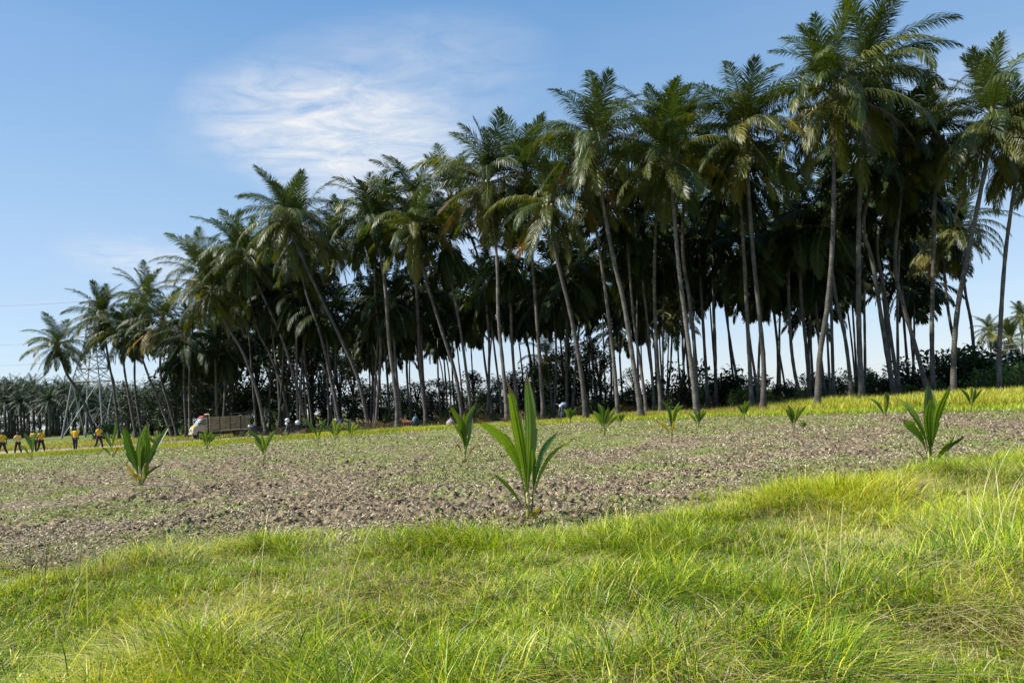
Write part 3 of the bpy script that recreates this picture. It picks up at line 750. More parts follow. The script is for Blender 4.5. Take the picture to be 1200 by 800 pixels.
# lower palms further back on the right
palm([(1163, 470), (1162, 430), (1160, 388)], 95, 'small far palm left of the rightmost tall trunk above the hedge', 1.3, .62, 24, group='far palms at the right edge', nuts=False)
palm([(1185, 470), (1186, 435), (1184, 398)], 92, 'small far palm with dry hanging fronds right of the rightmost trunk', 1.3, .72, 26, group='far palms at the right edge', nuts=False, dead=.5)
palm([(1199, 468), (1198, 420), (1197, 372)], 98, 'small far palm cut by the right edge of the picture', 1.3, .62, 22, group='far palms at the right edge', nuts=False)
palm([(648, 490), (645, 455), (640, 420)], 62, 'young low palm under the dark canopy behind the central seedling', .9, .62, 18, group='low palms inside the grove')
palm([(780, 478), (786, 425), (788, 372)], 58, 'low palm with pale arching fronds seen between trunks right of centre', .9, .72, 20, group='low palms inside the grove', yellow=.15)
palm([(668, 488), (664, 465), (663, 440)], 66, 'stemless young palm in the gap left of the thick pale trunk', .8, .5, 14, group='low palms inside the grove')

# fallen fronds on the grove floor
rgf = random.Random(77)
for x, D in ((262, 58), (318, 56), (372, 52), (423, 49), (452, 50), (508, 47), (556, 47), (612, 45), (665, 44), (716, 43), (790, 42), (842, 44), (905, 40), (965, 41), (478, 54), (590, 50)):
    p = base_at(x, 500, D + rgf.uniform(-1, 1.5)); o = link('fallen_frond', FRM['frond_b'][rgf.choice((3, 4, 5))])
    o.location = p + Vector((0, 0, .12)); o.rotation_euler = (Matrix.Rotation(rgf.uniform(0, 6.28), 3, 'Z') @ Matrix.Rotation(R(rgf.choice((82, -84))), 3, 'X') @ Matrix.Rotation(R(-4), 3, 'Y')).to_euler(); o.scale = (.8, .8, .8)
    tag(o, 'dry brown fallen frond lying on the ground between the front palm trunks', 'fallen frond', 'fallen fronds under the palms')

# palms standing deep inside the grove
rg = random.Random(23); placed = []
top_x = [150, 250, 290, 350, 440, 480, 570, 640, 700, 780, 870, 940, 1000, 1060, 1100]
top_y = [415, 372, 325, 310, 300, 285, 262, 250, 225, 222, 225, 240, 200, 215, 285]
cnt = 0; tries = 0
while cnt < 112 and tries < 3000:
    tries += 1
    x = rg.uniform(215, 1075); 
    near = float(np.interp(x, [200, 430, 640, 900, 1080], [70, 55, 48, 44, 44])); D = near + rg.random() ** 1.3 * (48 if x < 800 else 26)
    b = base_at(x, 480, D)
    if any((b.x - q[0]) ** 2 + (b.y - q[1]) ** 2 < 10 for q in placed): continue
    placed.append((b.x, b.y))
    ty = float(np.interp(x, top_x, top_y)); ln = rg.gauss(-.05, .07)
    hz = 472 - (x - 600) * .0559
    # the same height of tree shrinks with distance
    h = (hz - ty) * near / FPX + 1.2
    h = min(15.5, max(8.0, h)) * rg.uniform(.68, .96)
    yt = hz - (h - 1.2) * FPX / D
    xt = x + (hz - yt) * ln
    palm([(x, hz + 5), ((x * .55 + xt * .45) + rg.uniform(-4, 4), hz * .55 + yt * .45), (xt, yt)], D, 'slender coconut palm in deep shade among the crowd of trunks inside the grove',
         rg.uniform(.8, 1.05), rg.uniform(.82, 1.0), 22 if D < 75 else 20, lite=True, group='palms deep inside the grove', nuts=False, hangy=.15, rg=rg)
    cnt += 1

# ------------------------------------------------------------------ distant palms
def far_palm_crown(seed):
    rg = random.Random(seed); v = []; f = []
    for i in range(34):
        q = (i + .5) / 34; e0 = 85 - 150 * q; az = i * 2.4; bend = 55 if q < .7 else 25
        p = Vector((0, 0, .2)); L_ = rg.uniform(3.4, 4.4)
        for s in range(5):
            e = R(e0 - bend * (s / 5) ** 1.2); d = Vector((math.cos(e) * math.cos(az), math.cos(e) * math.sin(az), math.sin(e))); n_ = p + d * L_ / 5
            a = d.cross(Vector((0, 0, 1))); a = a.normalized() if a.length > .05 else Vector((math.sin(az), -math.cos(az), 0))
            for sd in (-1, 1):
                for j in range(3):
                    q0 = p.lerp(n_, j / 3); w = d * .13; l = (.95 - .12 * s) * rg.uniform(.7, 1.1)
                    k = len(v); tip = q0 + (a * sd * .8 + d * .5 + Vector((0, 0, -.45 - .5 * q))).normalized() * l
                    v += [q0, q0 + w, tip]; f.append((k, k + 1, k + 2))
            k = len(v); v += [p + a * .05, p - a * .05, n_ - a * .04, n_ + a * .04]; f.append((k, k + 1, k + 2, k + 3)); p = n_
    me = pymesh('crown', v, f); me.materials.append(M['farleaf']); return me
FCR = [far_palm_crown(900 + j) for j in range(4)]
tmb = MB(); tmb.tube([(0, 0, 0), (.1, 0, 2.5), (.0, 0, 6), (0, 0, 9)], [.3, .2, .17, .15], 7)
FTR = pymesh('trunk', tmb.v, tmb.f, True); FTR.materials.append(M['trunk'])
rg = random.Random(5)
def far_palm(X, Y, h, label, group, s=1.0):
    rt = thing('distant_palm', (X, Y, tz(X, Y)), label, 'palm tree', group)
    t = link('trunk', FTR, rt); t.scale = (s, s, h / 9); c = link('crown', rg.choice(FCR), rt); c.location = (0, 0, h); c.rotation_euler = (0, 0, rg.uniform(0, 6)); c.scale = (s, s, s)
for i in range(110):
    x = -80 + (330 if i % 3 else 420) * ((i * .618) % 1); D = 150 + (i % 6) * 9 + rg.uniform(-4, 4)
    p = base_at(x, 500, D); hz = 472 - (x - 600) * .0559
    h = (hz - rg.uniform(455, 468) + (x > 120) * -6) * D / FPX + 1.2
    far_palm(p.x, D, h * rg.uniform(.85, 1), 'small distant palm in the far plantation beyond the open field on the left', 'palms of the distant plantation', 1.25)

# ------------------------------------------------------------------ broadleaf trees and shrubs
def leaf_clumps(rg, clumps, per, size, flat=.6):
    v = []; f = []
    for (c, r) in clumps:
        for i in range(per):
            d = Vector((rg.gauss(0, 1), rg.gauss(0, 1), rg.gauss(0, 1) * .8)).normalized() * r * rg.random() ** .4
            p = c + d; s = size * rg.uniform(.6, 1.3)
            a = Vector((rg.gauss(0, 1), rg.gauss(0, 1), rg.gauss(0, flat))).normalized(); b = a.cross(Vector((rg.gauss(0, .5), rg.gauss(0, .5), 1))).normalized()
            k = len(v); v += [p - a * s, p + b * s * .45, p + a * s + Vector((0, 0, -.15 * s)), p - b * s * .45]; f.append((k, k + 1, k + 2, k + 3))
    return v, f
TREES = []
for j in range(4):
    rg = random.Random(40 + j); clumps = []; tm = MB(); H_ = 7.5
    tm.tube([(0, 0, 0), (.1, 0, 1.6), (.0, .1, 3.4)], [.24, .17, .13], 8)
    for i in range(22):
        a = i * 2.4 + rg.uniform(-.4, .4); z = 2.2 + 5.0 * rg.random(); rr = rg.uniform(.5, 3.0) * (1 - .55 * max(0, z - 4) / 4)
        c = Vector((rr * math.cos(a), rr * math.sin(a), z)); clumps.append((c, rg.uniform(.6, 1.15)))
        tm.tube([(0, 0, min(3.3, z * .55)), c * .6 + Vector((0, 0, z * .32)), c], [.07, .045, .015], 5)
    for i in range(10):
        a = rg.uniform(0, 6.28); clumps.append((Vector((rg.uniform(1, 3.2) * math.cos(a), rg.uniform(1, 3.2) * math.sin(a), rg.uniform(.8, 3))), rg.uniform(.5, .9)))
    v, f = leaf_clumps(rg, clumps, 62, .19)
    me = pymesh('crown', v, f); me.materials.append(M['tree']); t = pymesh('trunk', tm.v, tm.f, True); t.materials.append(M['branch']); TREES.append((me, t))
BUSH = []
for j in range(4):
    rg = random.Random(60 + j); clumps = [(Vector((rg.uniform(-1.2, 1.2), rg.uniform(-.8, .8), rg.uniform(.2, 1.5))), rg.uniform(.4, .7)) for i in range(11)]
    v, f = leaf_clumps(rg, clumps, 70, .13); me = pymesh('foliage', v, f); me.materials.append(M['bush'])
    tm = MB()
    for c, r in clumps: tm.tube([(0, 0, 0), c * .5 + Vector((0, 0, .1)), c], [.04, .025, .01], 4)
    t = pymesh('stems', tm.v, tm.f); t.materials.append(M['branch']); BUSH.append((me, t))
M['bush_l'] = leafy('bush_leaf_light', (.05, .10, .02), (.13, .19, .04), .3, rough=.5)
LBUSH = []
for j in range(2):
    rg = random.Random(80 + j); clumps = [(Vector((rg.uniform(-1.1, 1.1), rg.uniform(-.7, .7), rg.uniform(.2, 1.3))), rg.uniform(.3, .6)) for i in range(9)]
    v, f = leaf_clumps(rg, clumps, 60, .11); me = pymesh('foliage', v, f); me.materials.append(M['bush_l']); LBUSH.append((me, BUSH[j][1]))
rg = random.Random(9)
def tree(x, D, s, label, group='broadleaf trees behind the grove', sz=None):
    p = base_at(x, 490, D); rt = thing('broadleaf_tree', p, label, 'tree', group, rg.uniform(0, 6))
    me, t = rg.choice(TREES); a = link('crown', me, rt); b = link('trunk', t, rt); a.scale = b.scale = (s, s, sz or s)
def bush(x, D, s, label, group='bushes at the back of the grove', sz=None):
    p = base_at(x, 480, D); rt = thing('bush', p, label, 'bush', group, rg.uniform(0, 6))
    me, t = rg.choice(LBUSH if 'light' in label else BUSH); a = link('foliage', me, rt); b = link('stems', t, rt); a.scale = b.scale = (s, s, sz or s)
for x, D, s in ((150, 96, .85), (178, 90, .8), (205, 86, 1.15), (238, 84, 1.2), (272, 80, 1.25), (302, 84, 1.3), (335, 78, 1.25), (366, 84, 1.3), (398, 88, 1.05), (428, 92, .95), (455, 86, .9),
                (490, 88, .95), (520, 84, .9), (556, 80, 1.0), (600, 84, .95), (632, 70, .95), (668, 66, .85), (705, 72, .8), (215, 100, 1.2), (320, 98, 1.3), (260, 102, 1.2), (640, 88, 1.1), (690, 88, 1.0), (585, 92, .9), (470, 100, .9), (440, 74, .6), (472, 76, .62), (506, 74, .6), (538, 72, .55), (572, 70, .6), (612, 72, .72), (650, 68, .7), (686, 64, .6), (745, 80, .5), (415, 78, .8), (380, 96, 1.2)):
    tree(x, D, s * 1.12, 'dark leafy broadleaf tree filling the gap between palm trunks behind the grove', sz=s * (.66 if 425 < x < 660 else 1.12))
for i in range(26):
    tree(-90 + 17 * i, 205 + (i % 3) * 8, 1.6, 'low far tree closing the gaps under the distant plantation palms', 'trees behind the distant plantation', 1.35)
for i in range(46):
    x = 700 + 520 * (i + rg.random()) / 46; D = rg.uniform(52, 78); s = rg.uniform(.55, 1.2)
    bush(x, D, s * 1.15, 'low green bush against the sky at the back of the palm grove')
for i in range(30):
    x = 120 + 600 * (i + rg.random()) / 30; bush(x, rg.uniform(76, 95), rg.uniform(.8, 1.4), 'shadowy bush at the foot of the broadleaf trees', 'bushes under the broadleaf trees')
bush(797, 50, 1.35, 'dense dark rounded bush just left of the pale front trunk', sz=1.9); bush(850, 54, 1.7, 'broad dark bush behind the straight dark trunk', sz=1.6)
for x, s in ((1124, 1.7), (1138, 1.9), (1152, 1.7), (1178, 1.3), (1196, 1.4), (1215, 1.5), (1108, 1.2)):
    bush(x, 47, s, 'tall dark hedge bush behind the rice at the right edge', 'hedge bushes at the right edge', sz=s * .95)

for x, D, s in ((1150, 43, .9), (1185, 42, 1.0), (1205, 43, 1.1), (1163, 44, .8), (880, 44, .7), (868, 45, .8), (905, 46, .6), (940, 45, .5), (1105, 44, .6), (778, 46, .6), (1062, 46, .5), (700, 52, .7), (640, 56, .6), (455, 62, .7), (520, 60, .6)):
    bush(x, D, s, 'light green bush among the darker bushes behind the grass', 'light green bushes at the grove edge')

# ------------------------------------------------------------------ planted seedlings
def leaf_mesh(pts, width, fold=.35, pleats=4, split=False, name='leaf'):
    """pleated undivided coconut leaf along a curve of points"""
    tip = []
    P = catmull([Vector(p) for p in pts], 5); n = len(P); v = []; f = []; m = 2 * pleats + 1
    for i, p in enumerate(P):
        s = i / (n - 1); t = (P[min(i + 1, n - 1)] - P[max(i - 1, 0)]).normalized()
        w = .64 * width * (math.sin(math.pi * min(1, max(0, (s - .30) / .70)) ** 1.15) ** .8 if s > .30 else 0) + .06 * width + .003
        if s > .985: w = .006
        a = Vector((1, .35, 0)); a = (a - t * a.dot(t)).normalized(); nrm = a.cross(t)
        for k in range(m):
            q = (k / (m - 1)) * 2 - 1
            off = a * (q * w * .5) + nrm * (abs(q) * fold * w * .5 + (.04 * w if k % 2 else 0))
            v.append(p + off)
    for i in range(n - 1):
        for k in range(m - 1):
            if split and i > n * .62 and k in (m // 2 - 1, m // 2) : 
                if i > n * .74: continue
            if k in (0, m - 2) and i > n * .45 and random.random() < .16: continue
            f.append((i * m + k, i * m + k + 1, (i + 1) * m + k + 1, (i + 1) * m + k)); tip.append(1 if i >= n - 2 or (k in (0, m - 2) and i > n * .6 and random.random() < .12) else 0)
    me = pymesh(name, v, f, False); me['tips'] = tip; return me

SL = ['largest coconut seedling with tall dark pleated leaves, centre of the field',
      'stocky yellow green coconut seedling on dug earth in the left of the field',
      'broad-leaved coconut seedling at the right, its foot in the verge grass',
      'slim upright coconut seedling left of and behind the large middle one',
      'two-pronged coconut seedling in the field in front of the truck tail',
      'fan shaped coconut seedling with pale yellow lower leaf before the pale twin trunks',
      'spindly coconut seedling in front of the two walkers at the far left',
      'thin coconut seedling beside the walker nearest the pylon',
      'tiny coconut seedling between the stocky one and the truck front',
      'small coconut seedling standing in front of the truck cab',
      'V-shaped coconut seedling right of the motorcycle with white helmets',
      'short coconut seedling with yellow leaf, second of the three close together on the bund',
      'smallest coconut seedling, right one of the three close together by the bund',
      'spiky coconut seedling right of the thick pale leaning trunk',
      'little hooked coconut seedling at the foot of the thick pale leaning trunk',
      'dark small coconut seedling in front of the pale ringed trunk right of centre',
      'small pale coconut seedling at the foot of the flared trunk',
      'dark coconut seedling with one drooping leaf below the tallest palm',
      'small erect coconut seedling left of the broad-leaved right-hand one',
      'small dark coconut seedling in the rice at the right edge of the field',
      'tiny seedling just right of the spiky one right of centre', 'low drooping seedling touching the dark one below the tallest palm']
# leaves as pixel paths (dx, dy from the foot), width in pixels, depth lean, kind
LEAFSETS = {
 'big': [([(0, 0), (-1, -50), (2, -110), (-3, -176)], 22, .1, 's'), ([(-1, 0), (-4, -50), (-13, -105), (-24, -162)], 19, -.15, 's'), ([(-1, -5), (-10, -58), (-28, -98), (-58, -124)], 18, -.35, 's'),
         ([(1, 0), (6, -45), (17, -82), (37, -104)], 10, .3, 's'), ([(2, -2), (8, -42), (24, -80), (52, -102)], 9, -.2, 'sy'), ([(-2, -3), (-10, -22), (-24, -42), (-41, -58)], 6, -.1, 's'),
         ([(1, 4), (2, -4), (6, -12), (13, -20)], 12, -.15, 'y'), ([(2, -4), (5, -40), (5, -70), (3, -92)], 8, -.2, 's'), ([(0, 0), (-3, -40), (-8, -90), (-10, -128)], 15, .25, 's')],
 'left': [([(0, 0), (-1, -25), (0, -50), (4, -78)], 16, .1, 's'), ([(0, 0), (-4, -24), (-10, -48), (-15, -76)], 14, -.1, 's'), ([(-1, 0), (-5, -22), (-14, -42), (-24, -62)], 15, .1, 's'), ([(1, 0), (5, -22), (12, -45), (24, -76)], 10, .2, 's'),
          ([(1, 0), (5, -12), (14, -22), (30, -30)], 5, -.1, 's'), ([(1, 2), (3, -8), (7, -20), (10, -34)], 9, -.1, 'sy'), ([(-1, 1), (-4, -8), (-8, -18), (-14, -30)], 6, -.15, 'y'), ([(0, 0), (0, -8), (-3, -16), (-9, -12)], 6, -.2, 'y'), ([(0, 0), (2, -25), (9, -48), (12, -70)], 14, -.15, 's')],
 'right': [([(0, 0), (0, -30), (-2, -60), (5, -108)], 21, .1, 's'), ([(0, 0), (-2, -30), (-10, -62), (-12, -88)], 19, -.2, 's'), ([(0, 0), (-5, -36), (-18, -68), (-31, -86)], 15, .15, 's'), ([(-1, -2), (-8, -30), (-24, -50), (-38, -58)], 17, -.1, 's'),
           ([(0, 0), (2, -34), (10, -66), (16, -96)], 15, .2, 's'), ([(0, 0), (2, -34), (4, -70), (12, -100)], 20, -.15, 's'), ([(1, 0), (8, -14), (18, -28), (36, -42)], 15, -.1, 's'), ([(1, 0), (6, -12), (12, -26), (20, -42)], 13, -.2, 'sy'), ([(-1, 0), (-6, -8), (-12, -18), (-20, -24)], 3, -.1, 'b')],
 'mid': [([(0, 0), (0, -22), (2, -48), (13, -70)], 10, .1, 's'), ([(0, 0), (-1, -24), (-5, -45), (-17, -68)], 10, -.2, 's'), ([(0, 0), (-1, -20), (-6, -36), (-12, -44)], 8, -.1, 's'), ([(0, 0), (2, -18), (5, -34), (8, -52)], 7, .2, 's'),
         ([(1, 0), (4, -8), (8, -15), (13, -19)], 3, -.1, 'b'), ([(-1, 0), (-4, -10), (-8, -20), (-12, -16)], 3, -.1, 'b'), ([(0, 0), (1, -20), (-1, -40), (0, -60)], 7, -.2, 's')],
 'a': [([(0, 0), (-1, -14), (-8, -28), (-19, -40)], 7, 0, 's'), ([(0, 0), (2, -14), (5, -26), (12, -38)], 7, .1, 's'), ([(0, 0), (-1, -10), (-4, -18), (-9, -24)], 5, -.1, 'sy'), ([(0, 0), (0, -12), (0, -22), (-2, -34)], 6, -.1, 's')],
 'b': [([(0, 0), (-1, -20), (-4, -38), (-13, -50)], 6, 0, 's'), ([(0, 0), (2, -20), (6, -36), (16, -44)], 6, .1, 's'), ([(0, 0), (1, -20), (3, -36), (8, -48)], 6, -.1, 's'), ([(0, 0), (-4, -12), (-10, -20), (-20, -25)], 6, -.2, 'y'), ([(0, 0), (0, -20), (-2, -36), (-5, -44)], 6, .1, 's'), ([(0, -2), (0, -10), (1, -18), (1, -26)], 5, -.2, 'y')],
 'c': [([(0, 0), (0, -14), (-4, -26), (-9, -34)], 6, 0, 's'), ([(0, 0), (1, -14), (1, -26), (4, -36)], 6, .1, 's'), ([(0, 0), (-3, -8), (-7, -16), (-12, -20)], 4, -.1, 's')],
 'd': [([(0, 0), (0, -18), (3, -32), (5, -46)], 5, 0, 's'), ([(0, 0), (-2, -14), (-7, -24), (-10, -32)], 6, .1, 's'), ([(0, 0), (2, -6), (6, -12), (8, -15)], 3, -.1, 'b'), ([(0, 0), (-3, -6), (-8, -12), (-11, -14)], 3, -.1, 's')],
 'g': [([(0, 0), (-2, -14), (-8, -24), (-17, -35)], 6, 0, 's'), ([(0, 0), (1, -14), (4, -26), (8, -34)], 6, .1, 's'), ([(0, 0), (-3, -8), (-6, -12), (-9, -18)], 4, -.2, 'y')],
}
def rnd_leaves(h, rg):
    out = []
    for i in range(rg.choice((4, 5, 5, 6))):
        a = (i - 2) * .36 + rg.uniform(-.15, .15); hh = h * rg.uniform(.75, 1) * (1 - .25 * abs(a))
        out.append(([(0, 0), (a * h * .10, -hh * .4), (a * h * .27, -hh * .75), (a * h * .5, -hh)], max(3, h * .2), rg.uniform(-.2, .2), rg.choice(('s', 's', 's', 'sy'))))
    return out
seed_y2 = leafy('seedling_leaf_pale', (.14, .20, .03), (.26, .30, .05), .4, tcol=(1.3, 1.25, .5), rough=.35, nscale=9)
LM = {'s': M['seed'], 'sy': seed_y2, 'y': M['seed_y'], 'b': M['frond_o']}
for (x, y, h, kind), p, lab in zip(SEEDS, seed_pos, SL):
    rg = random.Random(x * 7 + y); mpp = p.y / FPX * 1.0
    rt = thing('coconut_seedling', p, lab, 'seedling', 'coconut seedlings planted in the field')
    for path, w, dl, mk in LEAFSETS.get(kind) or rnd_leaves(h, rg):
        q = []
        L0 = len(path) - 1
        for i, (dx, dy) in enumerate(path):
            w3 = at(x + dx, y + dy, p.y) - p; w3.y += dl * (i / L0) ** 1.5 * (-dy + abs(dx)) * mpp * 1.2; q.append(w3)
        q[0].z -= .04
        me = leaf_mesh(q, w * mpp, split=(w > 12 and rg.random() < .4)); me.materials.append(LM[mk]); me.materials.append(M['frond_b'])
        me.polygons.foreach_set('material_index', list(me['tips'])); del me['tips']; link('leaf', me, rt)
    mb = MB(); hh = h * mpp
    mb.tube([(0, 0, -.08), (0, 0, hh * .08), (.0, 0, hh * .2)], [hh * .022, hh * .018, hh * .010], 7); mb.build('stalk', M['stalk'], rt, True)

# ------------------------------------------------------------------ electricity pylon and wires
M['steel'] = plain('galvanised_steel', (.30, .31, .31), .7, .1, var=.15)
M['wire'] = plain('dark_wire', (.10, .10, .11), .5, .5)
D = 110; pb = base_at(110, 508, D); py = thing('electricity_pylon', pb, 'lattice steel electricity pylon standing behind the leftmost palms', 'pylon')
HT = 20.4
def leg_xy(z, sx, sy):
    w = np.interp(z, [0, 8.3, 14, 20.4], [3.0, 2.0, .8, .3]); return Vector((sx * w, sy * w, z))
lv = [0, 8.3, 10.2, 12, 13.6, 15, 16.4, 17.8, 19.2, 20.4]
for sx in (-1, 1):
    for sy in (-1, 1):
        m = MB(); m.tube([leg_xy(z, sx, sy) for z in lv], .11, 4); m.build('leg', M['steel'], py)
def panel(a, b, za, zb):
    out = MB(); p0, p1, p2, p3 = leg_xy(za, *a), leg_xy(za, *b), leg_xy(zb, *a), leg_xy(zb, *b)
    out.tube([p0, p3], .065, 4); out.tube([p1, p2], .065, 4); out.tube([p2, p3], .075, 4); return out
for i in range(len(lv) - 1):
    for a, b in (((-1, -1), (1, -1)), ((1, -1), (1, 1)), ((1, 1), (-1, 1)), ((-1, 1), (-1, -1))):
        panel(a, b, lv[i], lv[i + 1]).build('brace', M['steel'], py)
ARMS = [11.8, 15.0, 19.4]
for z in ARMS:
    for s in (-1, 1):
        m = MB(); tip = Vector((s * (3.0 if z < 18 else 1.6), 0, z)); w = leg_xy(z, 1, 1).x
        for sy in (-1, 1): m.tube([(s * w, sy * w, z), tip], .06, 4); m.tube([(s * w, sy * w, z + 1.0), tip], .05, 4)
        m.build('cross_arm', M['steel'], py)
        m = MB(); m.tube([tip, tip + Vector((0, 0, -.9))], .08, 6); m.build('insulator', M['steel'], py)
LABW = ['highest wire crossing the sky at the left edge', 'middle wire crossing the sky at the left edge', 'lowest wire left of the lone palm']
for (y0, yv), lab in zip(((357, 352), (405, 396), (426, 422)), LABW):
    a = at(-120, y0 + 4, D); b = at(113, yv, D); m = MB()
    m.tube([a.lerp(b, t) + Vector((0, 0, -1.2 * t * (1 - t))) for t in np.linspace(0, 1, 14)], .022, 4)
    tag(m.build('power_line', M['wire']), lab, 'power line', 'power lines at the left')
for (ya, yb), lab in zip(((447, 392), (452, 398)), ('upper thin wire crossing behind the palms at the right', 'lower thin wire crossing behind the palms at the right')):
    a = at(860, ya, 130); b = at(1260, yb, 70); m = MB()
    m.tube([a.lerp(b, t) + Vector((0, 0, -1.0 * t * (1 - t))) for t in np.linspace(0, 1, 14)], .014, 4)
    tag(m.build('power_line', plain('pale_wire', (.5, .5, .5), .5, .4)), lab, 'power line', 'power lines at the right')

# ------------------------------------------------------------------ truck
M['cream'] = plain('cream_paint', (.40, .36, .26), .45, var=.15); M['yellow'] = plain('yellow_paint', (.70, .50, .05), .4)
M['red'] = plain('red_paint', (.24, .05, .04), .6); M['glass'] = plain('window_glass', (.35, .42, .47), .08, spec=1, var=.05)
M['dglass'] = plain('dark_window', (.02, .022, .025), .08, spec=1); M['rubber'] = plain('tyre_rubber', (.025, .025, .025), .8)
M['rim'] = plain('wheel_rim', (.35, .33, .3), .5, .3); M['chassis'] = plain('chassis_steel', (.04, .04, .04), .7)
M['wood'] = plain('weathered_planks', (.30, .25, .15), .8, var=.3, scale=4, bump=.3); M['lamp'] = plain('lamp_lens', (.8, .8, .75), .1, spec=.8)
M['white'] = plain('white_paint', (.75, .75, .72), .3)
tp = base_at(257, 516, 62); tp.z = tz(tp.x, tp.y) + .01
TK = thing('small_truck', tp, 'small cream truck with slatted wooden cargo body and red cap over its windscreen', 'truck', None, R(180 + 34)); TK.scale = (.84, .89, .89)
# local +x is forward; length 5.0
m = MB(); m.prism([(1.25, .55), (1.25, 1.95), (1.35, 2.02), (1.72, 1.98), (2.22, 1.28), (2.5, 1.14), (2.58, .95), (2.58, .5), (2.25, .45), (2.15, .75), (1.9, .82), (1.65, .7), (1.6, .5)], -.86, .86)
m.build('cab', M['cream'], TK, bevel=.03)
m = MB(); m.add([(1.76, -.76, 1.93), (1.76, .76, 1.93), (2.215, .78, 1.31), (2.215, -.78, 1.31)], [(0, 1, 2, 3)]); m.v = [(x + .03, y, z + .012) for x, y, z in m.v]; w = m.build('windscreen', M['glass'], TK)
m = MB(); m.tube([(2.24, .3, 1.33), (2.02, -.1, 1.62)], .012, 4); m.build('wiper', M['chassis'], w)
for s in (-1, 1):
    m = MB(); m.prism([(1.36, 1.30), (1.36, 1.85), (1.70, 1.85), (2.05, 1.34)], s * .862, s * .872); m.build('side_window', M['dglass'], TK)
    m = MB(); m.prism([(1.33, .62), (1.33, 1.26), (2.10, 1.26), (2.14, .85), (1.6, .62)], s * .862, s * .870); d = m.build('door', M['cream'], TK)
    m = MB(); m.box((1.42, s * .885, 1.16), (.14, .025, .035)); m.build('handle', M['chassis'], d)
    m = MB(); m.tube([(1.95, s * .87, 1.4), (2.1, s * 1.08, 1.45)], .012, 4); m.box((2.1, s * 1.08, 1.42), (.05, .14, .24)); m.build('mirror', M['chassis'], TK)
    m = MB(); m.box((2.595, s * .62, .86), (.03, .26, .17)); m.build('headlight', M['lamp'], TK, bevel=.01)
m = MB(); m.box((2.40, 0, 1.225), (.30, 1.5, .02), Matrix.Rotation(R(26), 3, 'Y')); m.build('bonnet_stripe', M['yellow'], TK)
m = MB(); m.box((2.595, 0, .88), (.02, .86, .14)); g = m.build('grille', M['chassis'], TK)
for k in range(3):
    m = MB(); m.box((2.61, 0, .84 + .045 * k), (.012, .8, .014)); m.build('slat', M['rim'], g)
m = MB(); m.box((2.62, 0, .56), (.12, 1.74, .18)); m.build('bumper', M['rim'], TK, bevel=.02)
m = MB(); m.box((2.685, 0, .57), (.006, .5, .11)); m.build('number_plate', M['yellow'], TK)
m = MB(); m.prism([(1.22, 2.03), (1.24, 2.16), (1.55, 2.17), (1.86, 1.98), (1.8, 1.94), (1.5, 2.04)], -.80, .80); m.build('roof_cap', M['red'], TK, bevel=.01)
m = MB()
for s in (-1, 1): m.box((-.7, s * .34, .5), (3.9, .09, .14))
for x in (-2.4, -1.5, -.5, .5, 1.1): m.box((x, 0, .5), (.08, .6, .12))
m.build('chassis', M['chassis'], TK)
cb = MB(); cb.box((-.85, 0, .70), (3.95, 1.86, .09)); bed = cb.build('cargo_bed', M['wood'], TK)
for s in (-1, 1):
    for k in range(8):
        m = MB(); m.box((-.85, s * .90, .86 + k * .155), (3.9, .03, .128)); m.build('plank', M['wood'], bed)
    for x in (-2.8, -1.85, -.85, .15, 1.1):
        m = MB(); m.box((x, s * .935, 1.38 if x < 1 else 1.5), (.07, .04, 1.3 if x < 1 else 1.55)); m.build('post', M['cream'] if x > 1 else M['chassis'], bed)
for k in range(8):
    for x in (-2.82, 1.12):
        m = MB(); m.box((x, 0, .86 + k * .155), (.03, 1.76, .128)); m.build('plank', M['wood'], bed)
m = MB(); m.box((1.12, 0, 2.3), (.07, 1.92, .09)); m.build('head_rail', M['cream'], bed)
m = MB(); m.tube([(-1.0, .85, 2.25), (-2.8, .85, 2.25)], .02, 4); m.tube([(-1.0, .85, 2.05), (-1.0, .85, 2.25)], .02, 4); m.tube([(-2.8, .85, 2.0), (-2.8, .85, 2.25)], .02, 4); m.build('top_rail', M['chassis'], bed)
for x in (1.9, -1.9):
    for s in (-1, 1):
        wh = bpy.data.objects.new('wheel', None); C.objects.link(wh); wh.parent = TK; wh.location = (x, s * .78, .37)
        m = MB(); m.tube([(0, -.11, 0), (0, -.09, 0), (0, .09, 0), (0, .11, 0)], [.31, .37, .37, .31], 20); m.build('tyre', M['rubber'], wh)
        m = MB(); m.tube([(0, s * .10, 0), (0, s * .118, 0)], [.21, .17], 14); m.build('rim', M['rim'], wh)
m = MB(); m.box((-2.86, .7, .66), (.04, .22, .1)); m.build('tail_light', M['red'], TK)

